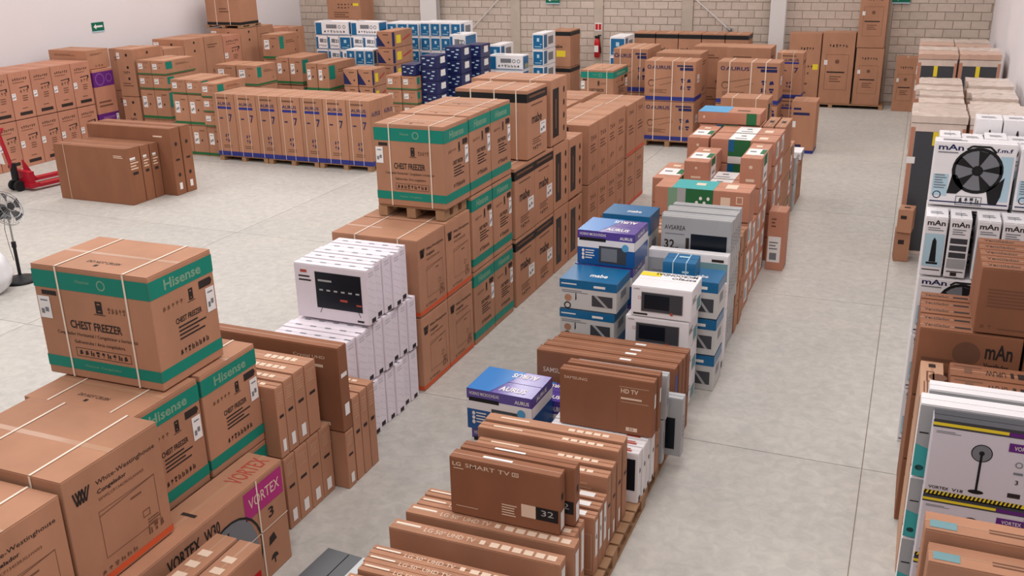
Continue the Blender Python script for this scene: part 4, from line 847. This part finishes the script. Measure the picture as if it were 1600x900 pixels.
# ================================================================== right row: wrapped refrigerators
FR = 'wrapped_refrigerator'
g = 'wrapped refrigerators along the white wall'
rows = [(14.0, 14.55), (14.6, 15.2), (15.5, 15.95), (16.0, 16.45), (16.5, 16.95), (17.05, 17.65), (17.8, 18.3), (20.2, 20.85), (20.9, 21.5), (23.4, 24.1), (24.2, 24.9)]
for n, (a, b) in enumerate(rows):
    for c in range(2):
        x0, x1 = ((.03, .72), (.755, 1.46))[c]
        hgt = [1.95, 1.93, 1.90, 1.92, 1.94, 1.95, 1.92, 2.1, 2.1, 1.9, 1.9][n]+random.uniform(-.03, .02)*(n > 0)
        dx = random.uniform(0, .1) if 1 < n < 7 else 0
        lb = 'dark wrapped refrigerator with pale cap, %s from the fan cartons, %s file' % (ORD[n], ['aisle', 'wall'][c])
        fr = carton('fridge', x0+dx, x1, a, b, 0, hgt-.1, lb, g, FR, rot=random.uniform(-.8, .8), cat='refrigerator')
        W_, D_ = (x1-x0-dx)/2+.004, (b-a)/2+.006; r = random.Random(n*2+c); nx, ny = 9, 5; V, Q = [], []
        for q in range(ny+1):
            for p in range(nx+1): V.append((-W_+2*W_*p/nx, -D_+2*D_*q/ny, hgt+r.uniform(-.008, .006)-(.006 if p in (0, nx) or q in (0, ny) else 0)))
        for q in range(ny):
            for p in range(nx): k = q*(nx+1)+p; Q.append((k, k+1, k+nx+2, k+nx+1))
        ring = [p for p in range(nx+1)] + [q*(nx+1)+nx for q in range(1, ny+1)] + [ny*(nx+1)+p for p in range(nx-1, -1, -1)] + [q*(nx+1) for q in range(ny-1, 0, -1)]
        n0 = len(V); V += [(V[k][0], V[k][1], hgt-.099) for k in ring]
        for t in range(len(ring)): u_ = (t+1) % len(ring); Q.append((ring[t], n0+t, n0+u_, ring[u_]))
        obj('wrapped_cap', mesh('wrapped_cap', V, Q, 'kraft_cap' if n in (7, 8, 9, 10) and n % 2 else 'fridge_wrap'), fr)
# small things near the refrigerators
carton('kraft_small', .0, .2, 13.6, 13.9, 0, .42, 'small brown carton on the floor before the foremost refrigerator', None, 'carton', rot=3)
carton('kraft_small', .02, .22, 13.55, 13.85, .425, .75, 'small open brown carton on top of another before the refrigerator', None, 'carton', rot=-6)
# ================================================================== right row: fans
FN = 'fan_carton'
g = 'white fan cartons in the right row'
# base stock under everything visible
for j in range(3):
    carton('man_fan', .22, .85, 8.66, 8.92, .525*j, .525*j+.52, 'white fan carton with black fan picture, %s layer under tower fan height' % LAY[j], g, FN, rot=0)
    carton('man_fan', .87, 1.5, 8.66, 8.92, .525*j, .525*j+.52, 'white fan carton by the wall, %s layer under the tower fans' % LAY[j], g, FN, rot=0)
    carton('man_fan', .22, .85, 8.3, 8.64, .525*j, .525*j+.52, 'white fan carton, %s layer directly beneath the tower fan cartons' % LAY[j], g, FN, rot=0)
    carton('man_fan', .87, 1.5, 8.3, 8.64, .525*j, .525*j+.52, 'white fan carton by the wall, %s layer directly beneath the tower fan cartons' % LAY[j], g, FN, rot=0)
for i, (a, b, ds) in enumerate(((.22, .395, 'tower_fan'), (.405, .575, 'tower_fan_photos'), (.61, .785, 'tower_fan'), (.795, .97, 'tower_fan_photos'), (.98, 1.15, 'tower_fan'), (1.17, 1.34, 'tower_fan_photos'))):
    carton(ds, a, b, 8.3, 8.63, 1.58, 2.09, 'slim white tower fan carton with %s, %s counted from the aisle' % (['a blue fan picture', 'three stacked photographs'][i % 2], ORD[i]), 'slim tower fan cartons', FN, rot=0)
for i, (a, b) in enumerate(((.22, .85), (.87, 1.5))):
    carton('man_fan', a, b, 8.66, 8.92, 1.578, 2.085, ['white fan carton behind the tower fan cartons on the aisle side', 'white fan carton behind the tower fan cartons on the wall side'][i], g, FN, rot=0)
    carton('man_fan', a, b, 8.66, 8.88, 2.095, 2.64-.03*i, ['white box fan carton with big black fan picture, on top beside the aisle', 'white box fan carton with big black fan picture, on top along the white wall'][i], g, FN, rot=0)
for i in range(7):
    a = .26+.18*i; carton('tower_fan', a, a+.175, 9.0, 9.32, 1.72, 2.62-.02*(i % 2), 'white slim carton standing behind the box fan cartons, %s from the aisle' % (ORD[i],), 'slim white cartons behind the box fans', FN, rot=0)
    carton('tower_fan', a, a+.175, 9.0, 9.32, 0, 1.715, 'tall white slim carton on the floor behind the box fan stacks, %s from the aisle' % (ORD[i],), 'slim white cartons behind the box fans', FN, rot=0)
for i in range(4):
    a = .55+.22*i; carton('tower_fan', a, a+.215, 9.36, 9.66, 1.0, 2.72, 'taller white slim carton behind the slim white row, %s from the aisle' % (ORD[i],), 'slim white cartons behind the box fans', FN, rot=0)
    carton('tower_fan', a, a+.215, 9.36, 9.66, 0, .995, 'white slim carton on the floor behind the slim white row, %s from the aisle' % (ORD[i],), 'slim white cartons behind the box fans', FN, rot=0)
# brown fan cartons
g = 'brown fan cartons in the right row'
for j in range(3):
    for i in range(5):
        z = .54*j
        carton('man_kraft', .24, .92, 7.0+.16*i, 7.155+.16*i, z, z+.536-.006*(i % 2)*(j == 2), 'brown mAn fan carton beside the aisle, %s counted towards the tower fans, %s layer' % (ORD[i], LAY[j]), g, FN, rot=0)
        carton('man_kraft', .93, 1.55, 7.0+.16*i, 7.155+.16*i, z, z+.536, 'brown mAn fan carton along the wall, %s counted towards the tower fans, %s layer' % (ORD[i], LAY[j]), g, FN, rot=0)
for i in range(5):
    carton('kraft_lines', .58, 1.2, 7.0+.15*i, 7.145+.15*i, 1.622, 2.11, 'brown carton with lines of print raised on brown fan cartons, %s towards the tower fans' % (ORD[i],), g, FN, rot=0)
for j in range(3):
    z = .48*j
    carton('kraft_drawing', .27, .43, 6.3, 6.9, z, z+.476-.03*(j == 2), 'narrow light brown carton, %s layer in front of the brown fan cartons' % LAY[j], g, FN, rot=0)
    for i in range(2): carton('kraft_man_front', .45, .95, 6.3+.24*i, 6.53+.24*i, z, z+.476+.04*(j == 2), 'brown carton with mAn front and printed top, %s, %s layer' % (['front one', 'rear one touching brown fans'][i], LAY[j]), g, FN, rot=0)
    carton('kraft_man_front', .97, 1.5, 6.3, 6.8, z, z+.476, 'brown carton by the white wall, %s layer before the brown fans' % LAY[j], g, FN, rot=0)
# pedestal fan cartons
g = 'white pedestal fan cartons'
for j in range(4):
    z = [0, .45, .9, 1.315][j]; z1 = [.446, .896, 1.31, 1.785][j]
    carton('vortex_white', .31, .84, 5.2, 5.34, z, z1, 'pale pedestal fan carton with yellow band and purple patch, %s of its stack' % lay(j, 4), g, FN, rot=.5)
    carton('teal_fan', .245, .86, 5.37, 5.53, z, z1-.0*(j == 3), 'white edged fan carton with teal corner, %s of the stack behind the pedestal fan' % lay(j, 4), g, FN, rot=.3)
    carton('teal_fan', .285, .875, 5.56, 5.7, z, z1+.01*(j == 3), 'white topped fan carton, %s of the rearmost pale stack' % lay(j, 4), g, FN, rot=.3)
    carton('blue_ac', .89, 1.5, 5.2, 5.7, z, z1-.1*(j == 3), 'blue fronted carton by the white wall, %s of its stack' % lay(j, 4), g, FN, rot=0)
# nearest brown cartons
g = 'nearest brown cartons in the right row'
for j in range(3):
    for i, y in enumerate((4.15, 4.34)):
        z = .565*j; carton('man_blue_kraft', .31-.02*i, 1.0, y, y+.17, z, z+.56-.12*(j == 2)+.05*i*(j == 2), 'nearest brown carton with blue round print, %s layer, %s of two' % (LAY[j], ['front', 'rear'][i]), g, FN, rot=0)
# ================================================================== LEFT: loose television cartons on the floor
g = 'flat television cartons standing on the open floor'
yy = 12.5
for i, t in enumerate((.33, .22, .22)):
    carton('tv_plain', -14.03+.05*i, -12.36+.0*i, yy, yy+t, 0, 1.0-.01*i, 'large flat television carton on the open floor, %s of the front three' % (ORD[i],), g, TV, rot=0); yy += t+.01
for i in range(2):
    carton('tv_holes', -14.0, -12.08, 13.3+.28*i, 13.56+.28*i, 0, 1.22, 'largest flat television carton with round hand holes, %s behind the set of three' % (ORD[i],), g, TV, rot=0)
# blue banded row on pallets
g = 'tall blue banded cartons in a row'
for i in range(3):
    pallet(-13.3+1.23*i, -12.1+1.23*i, 16.05, 17.0, 'wooden pallet under the tall blue banded row, %s from the green labelled stack' % ORD[i], h=.11)
for r in range(2):
    for i in range(7):
        x = -13.32+.53*i; carton('aurus_heater', x, x+.525, 16.05+.48*r, 16.525+.48*r, .112, 1.39, 'tall blue footed carton, %s from the green labelled stack, %s rank of the pallet row' % (ORD[i], ['front', 'rear'][r]), g, rot=0)
# green foot stacks left of the blue row
g = 'green labelled cartons left of the blue banded row'
for i in range(3):
    x = -14.56+.4*i; carton('green_label', x, x+.395, 16.28, 17.1, 0, .64, 'tall narrow green footed carton on the floor, %s towards the blue banded row' % (ORD[i],), g, rot=0)
    if i < 2:
        carton('green_label', x, x+.395, 16.28, 17.1, .645, 1.285, 'tall narrow green footed carton of the second layer, %s towards the blue banded row' % (ORD[i],), g, rot=0)
        carton('green_label', x-.03, x+.365, 16.3, 17.3, 1.29, 1.6, 'low carton with green patch on the third layer, %s towards the blue banded row' % (ORD[i],), g, rot=0)
    else:
        for k in range(3): carton('green_label', x, x+.42, 16.24, 17.2, .645+.305*k, .945+.305*k, 'low carton with green patch in the stack touching the blue row, %s' % LAY[k], g, rot=0)
for i in range(2):
    x = -16.1+.4*i
    for k, (a, b) in enumerate(((0, .56), (.565, 1.225), (1.23, 1.545), (1.55, 1.87))):
        carton('green_label', x, x+.395, 17.0, 17.75+.25*(k > 1), a, b, 'green footed carton of the taller stack, %s from the dotted column, %s layer' % (ORD[i], LAY[k]), g, rot=0)
for k in range(2):
    carton('dotted_kraft', -16.66, -16.16, 17.0, 17.9, 1.05*k, 1.05*k+1.045, 'brown carton with black dots, %s half of the column beside the purple banded carton' % ['lower', 'upper'][k], None, rot=0)
# left wall cartons
g = 'reddish cartons along the white wall'
for k in range(2):
    for i in range(6):
        y = 13.1+.535*i; carton('wall_carton', -17.8, -16.77, y, y+.53, .975*k, .975*k+.965-.02*((i*3+k) % 3), 'reddish carton with black foot stripe, %s from the purple banded carton, %s row' % (ORD[5-i], ['lower', 'upper'][k]), g, rot=0)
    for i in range(2): carton('plain_kraft', -17.9, -16.8, 11.9+.58*i, 12.45+.58*i, .93*k, .93*k+.925, 'brown carton behind the red pallet truck, %s row, %s from the striped cartons' % (['lower', 'upper'][k], ORD[1-i]), g, rot=0)
carton('purple_carton', -17.75, -16.75, 16.34, 16.94, 0, 1.7, 'tall brown carton with purple bands beside the reddish row', None, rot=0)
carton('plain_kraft', -17.95, -16.85, 16.34, 17.0, 1.705, 2.12, 'plain brown carton lying on top of the purple banded carton', None, rot=.5)
g = 'brown cartons farther along the white wall'
for n, (y0, zt) in enumerate(((18.0, 1.98), (18.75, 1.9), (19.5, 2.05), (20.25, 2.05), (21.0, 2.0), (21.75, 2.12), (22.5, 2.12), (23.25, 2.0), (24.0, 1.95))):
    for k in range(2):
        carton(['plain_kraft', 'wall_carton', 'dotted_kraft'][n % 3] if n > 1 else 'plain_kraft', -17.85, -16.85, y0, y0+.74, zt/2*k, zt/2*k+zt/2-.004, 'brown carton of the farther wall row, %s from the dotted column, %s layer' % (ORD[n], ['lower', 'upper'][k]), g, rot=0)
pallet(-18.0, -16.85, 21.8, 22.7, 'pallet on top of the farther wall cartons under the tall corner carton', 2.122, .08)
carton('strapped_kraft', -17.95, -16.85, 21.8, 22.6, 2.205, 3.2, 'big strapped brown carton standing high on the wall cartons near the corner', None, rot=0)
# ================================================================== BACK LEFT stacks
g = 'green patched cartons at the back'
for i in range(2):
    for k in range(2): carton('green_label', -15.7+.41*i, -15.3+.41*i, 21.6, 22.88, .72*k, .72*k+.7, 'brown carton with green patch before the white boxes, %s from the high stack, %s layer' % (ORD[i], ['lower', 'upper'][k]), g, rot=0)
    for k in range(2): carton('green_label', -14.3+.34*i, -13.97+.34*i, 20.9, 22.2, .7*k, .7*k+.69, 'brown green patched carton, %s from the triangle marked cartons, %s layer' % (ORD[1-i], ['lower', 'upper'][k]), g, rot=0)
for k in range(3): carton('green_label', -16.3, -15.75, 21.9, 22.8, .66*k, .66*k+.65, 'brown carton with green patch in the high stack beside white boxes, %s layer' % LAY[k], g, rot=0)
for k in range(3):
    for i in range(2): carton('green_label', -15.9+.62*i, -15.3+.62*i, 19.4, 20.2, .5*k, .5*k+.495, 'brown green patched carton behind the blue banded row, %s file, %s layer' % (ORD[i], LAY[k]), g, rot=0)
g = 'triangle marked cartons'
for i in range(2):
    for k in range(3): carton('triangle_kraft', -13.2+.42*i, -12.79+.42*i, 20.9, 21.6, .43*k, .43*k+.427, 'brown carton with navy triangle, %s layer of the low double stack, %s' % (LAY[k], ['beside green patched cartons', 'beside the high stack'][i]), g, rot=0)
for k in range(5): carton('triangle_kraft', -12.82, -12.37, 22.0, 23.1, .42*k, .42*k+.417, 'brown carton with navy triangle and yellow patch, %s layer of the single high stack' % LAY[k], g, rot=0)
g = 'white and blue boxes at the back'
AB = 'air_conditioner_carton'
def acstack(x0, w_, y0, d_, n, h_, lb, ds='white_ac'):
    for k in range(n): carton(ds, x0, x0+w_, y0, y0+d_, h_*k, h_*k+h_-.003, '%s, %s' % (lb, 'topmost' if k == n-1 else LAY[k] + ' layer'), g, AB, rot=0)
for k in range(6):
    z = .375*k
    if k < 5:
        for i in range(6): carton('white_ac' if (i+k) % 3 else 'blue_ac', -15.25+.37*i, -14.89+.37*i, 22.9, 23.7, z, z+.371, 'white and blue box in the long white pile, %s from the white wall, %s layer' % (ORD[i], LAY[k]), g, AB, rot=0)
    else:
        carton('white_ac', -15.25, -14.2, 22.9, 23.4, z, z+.37, 'white box with grey unit picture on top of the long white pile', g, AB, rot=0)
        carton('white_ac', -14.15, -13.3, 22.95, 23.45, z, z+.37, 'white box with grey unit picture lying beside another atop the white pile', g, AB, rot=0)
for i in range(4):
    for k in range(6): carton('blue_ac', -13.65+.33*i, -13.33+.33*i, 24.0, 24.8, .357*k, .357*k+.354, 'white blue ended box behind the long white pile, %s file, %s layer' % (ORD[i], (LAY+['topmost'])[k]), g, AB, rot=0)
for i in range(3):
    for k in range(4): carton('blue_ac', -13.95+.28*i, -13.68+.28*i, 22.3, 22.85, .4*k, .4*k+.397, 'white and blue box before the long white pile, %s file, %s layer' % (ORD[i], LAY[k]), g, AB, rot=0)
for i in range(4):
    for k in range(6): carton('blue_ac', -12.3+.3*i, -12.01+.3*i, 23.4, 24.2, .37*k, .37*k+.366, 'blue fronted box behind the navy cartons, %s file from the triangle cartons, %s layer' % (ORD[i], (LAY+['topmost'])[k]), g, AB, rot=0)
acstack(-11.05, .42, 22.6, .8, 4, .5, 'white box with pictured unit beside the blue fronted block')
acstack(-10.3, .32, 23.4, .9, 4, .42, 'blue ended white box before the pilaster', 'blue_ac')
acstack(-10.05, .92, 22.8, .45, 4, .375, 'white box with grey unit picture beside the pilaster stack')
acstack(-10.9, .32, 21.6, .9, 3, .38, 'white box with blue end in the lowest white stack', 'blue_ac')
acstack(-9.02, .3, 23.2, .9, 5, .402, 'blue ended white box in the high narrow stack before the yellow stickered carton', 'blue_ac')
acstack(-7.2, .4, 23.9, .9, 4, .475, 'blue ended white box in the stack beside the fire extinguisher', 'blue_ac')
g = 'navy cartons at the back'
def nstack(x0, w_, y0, d_, n, h_, lb):
    for k in range(n): carton('navy_carton', x0, x0+w_, y0, y0+d_, h_*k, h_*k+h_-.003, '%s, %s layer' % (lb, (LAY+['sixth', 'seventh', 'eighth'])[k]), g, rot=0)
nstack(-10.6, .42, 20.1, .6, 6, .295, 'navy carton with white marks in the nearest dark column')
nstack(-10.35, .42, 20.9, .6, 6, .315, 'navy carton with white marks in the middle dark column')
nstack(-10.2, .42, 21.7, .6, 6, .31, 'navy carton with white marks in the rearmost dark column')
g = 'green footed cartons before the navy columns'
for i in range(2):
    for k in range(4): carton('green_label', -11.42+.41*i, -11.02+.41*i, 19.9, 20.5, .33*k, .33*k+.327, 'small green footed carton, %s layer, %s' % (LAY[k], ['away from the navy column', 'touching the navy column'][i]), g, rot=0)
carton('navy_carton', -11.0, -10.62, 19.9, 20.5, 1.322, 1.58, 'navy carton lying on the small green footed cartons', 'navy cartons at the back', rot=0)
carton('dotted_kraft', -16.6, -15.4, 25.6, 26.4, 0, 2.0, 'brown carton in the far corner under the yellow stickered one', None, rot=0)
carton('tall_yellow', -16.55, -15.4, 25.6, 26.4, 2.005, 2.95, 'brown carton with yellow sticker standing high in the far corner', None, rot=0)
# ================================================================== pallet truck, fan, bag
pj = obj('pallet_truck', None, None, (-15.25, 12.85, 0), (0, 0, math.radians(80))); tag(pj, 'red hand pallet truck with forks lying on the concrete floor', 'pallet truck')
for s in (-.27, .27):
    MB().box(.05, 1.25, s-.08, s+.08, .06, .12).box(1.25, 1.35, s-.06, s+.06, .06, .09).build('fork', 'jack_red', pj)
    MB().tube((1.1, s-.04, .045), (1.1, s+.04, .045), .043, 12).build('load_roller', 'rubber', pj)
MB().box(-.12, .06, -.34, .34, .06, .14).box(-.1, .0, -.3, .3, .14, .36).build('frame', 'jack_red', pj)
m = MB(); m.v = [(0, -.03, .12), (.22, -.03, .12), (0, -.03, .55), (0, .03, .12), (.22, .03, .12), (0, .03, .55)]; m.f = [(0, 1, 2), (5, 4, 3), (0, 3, 4, 1), (1, 4, 5, 2), (2, 5, 3, 0)]; m.build('gusset', 'jack_red', pj)
MB().tube((-.2, 0, .2), (-.2, 0, .52), .06, 14).build('pump', 'black', pj)
MB().tube((-.22, 0, .4), (-.36, 0, 1.15), .035, 10).build('handle_shaft', 'jack_red', pj)
MB().tube((-.36, -.18, 1.2), (-.36, .18, 1.2), .022).tube((-.36, -.18, 1.2), (-.36, -.04, 1.08), .018).tube((-.36, .18, 1.2), (-.36, .04, 1.08), .018).build('grip', 'jack_red', pj)
MB().box(-.29, -.27, -.06, .06, .6, .86, Matrix.Rotation(math.radians(-10), 4, 'Y')).build('label_sheet', 'label', pj)
for s in (-.09, .09): MB().tube((-.2, s-.03, .1), (-.2, s+.03, .1), .1, 16).build('steer_wheel', 'rubber', pj)

fan = obj('pedestal_fan', None, None, (-10.98, 8.86, 0), (0, 0, math.radians(98))); tag(fan, 'black pedestal fan with round wire guard standing on the floor', 'fan')
MB().lathe([(.23, 0), (.23, .02), (.2, .04), (.05, .06), (.03, .09)], 28).build('base', 'black', fan, smooth=True)
MB().tube((0, 0, .05), (0, 0, .52), .022, 12).build('pole', 'black', fan)
MB().tube((0, 0, .5), (0, 0, .9), .013, 10).build('inner_pole', 'steel', fan)
MB().tube((0, 0, .48), (0, 0, .56), .03, 12).build('collar', 'black', fan)
hub = Matrix.Translation((0, 0, 1.02)) @ Matrix.Rotation(math.radians(62), 4, 'X') @ Matrix.Rotation(0, 4, 'Z')
MB().lathe([(.05, -.2), (.085, -.17), (.09, -.05), (.04, 0)], 18, hub).build('motor', 'black', fan, smooth=True)
m = MB()
for i in range(5):
    a = 2*math.pi*i/5; k = len(m.v)
    for r, da, z in ((.04, -.3, .03), (.04, .3, .06), (.2, -.25, .02), (.2, .4, .07), (.205, .1, .05)):
        m.v.append(tuple(hub @ Vector((r*math.cos(a+da), r*math.sin(a+da), z))))
    m.f += [(k, k+2, k+4), (k, k+4, k+1), (k+1, k+4, k+3)]
m.build('blades', 'charcoal', fan)
m = MB()
for z, R in ((.02, .24), (-.02, .235), (.07, .16), (.085, .07)): m.torus(R, .005, hub @ Matrix.Translation((0, 0, z)), 32, 5)
for i in range(30):
    a = 2*math.pi*i/30; q = lambda r, z: hub @ Vector((r*math.cos(a), r*math.sin(a), z))
    m.tube(q(.24, .02), q(.16, .07), .002, 4); m.tube(q(.16, .07), q(.05, .088), .002, 4); m.tube(q(.235, -.02), q(.08, -.07), .002, 4)
m.build('wire_guard', 'steel', fan)
MB().lathe([(.05, .08), (.05, .095)], 16, hub).build('guard_badge', 'black', fan)
m = MB(); pts = [(-.03, .03, .95), (-.07, .03, .75), (-.05, .03, .5), (-.02, .03, .3)]
for a, b in zip(pts, pts[1:]): m.tube(a, b, .004, 6)
m.build('cord', 'black', fan)
# white sack
bm = bmesh.new(); bmesh.ops.create_icosphere(bm, subdivisions=4, radius=1)
for v in bm.verts:
    n = math.sin(5*v.co.x+2)*math.sin(4*v.co.y)*.06+math.sin(11*v.co.z+3*v.co.x)*.025
    v.co = v.co*(1+n); v.co.x *= .3; v.co.y *= .34; v.co.z = max(-.24, v.co.z*.3*(1 if v.co.z < 0 else 1.25))+.24
me = bpy.data.meshes.new('white_sack'); bm.to_mesh(me); bm.free(); me.materials.append(MATS['plastic'])
for p in me.polygons: p.use_smooth = True
sk = obj('white_sack', me, None, (-10.98, 8.35, 0)); tag(sk, 'crumpled white plastic sack on the floor beside the pedestal fan', 'sack')
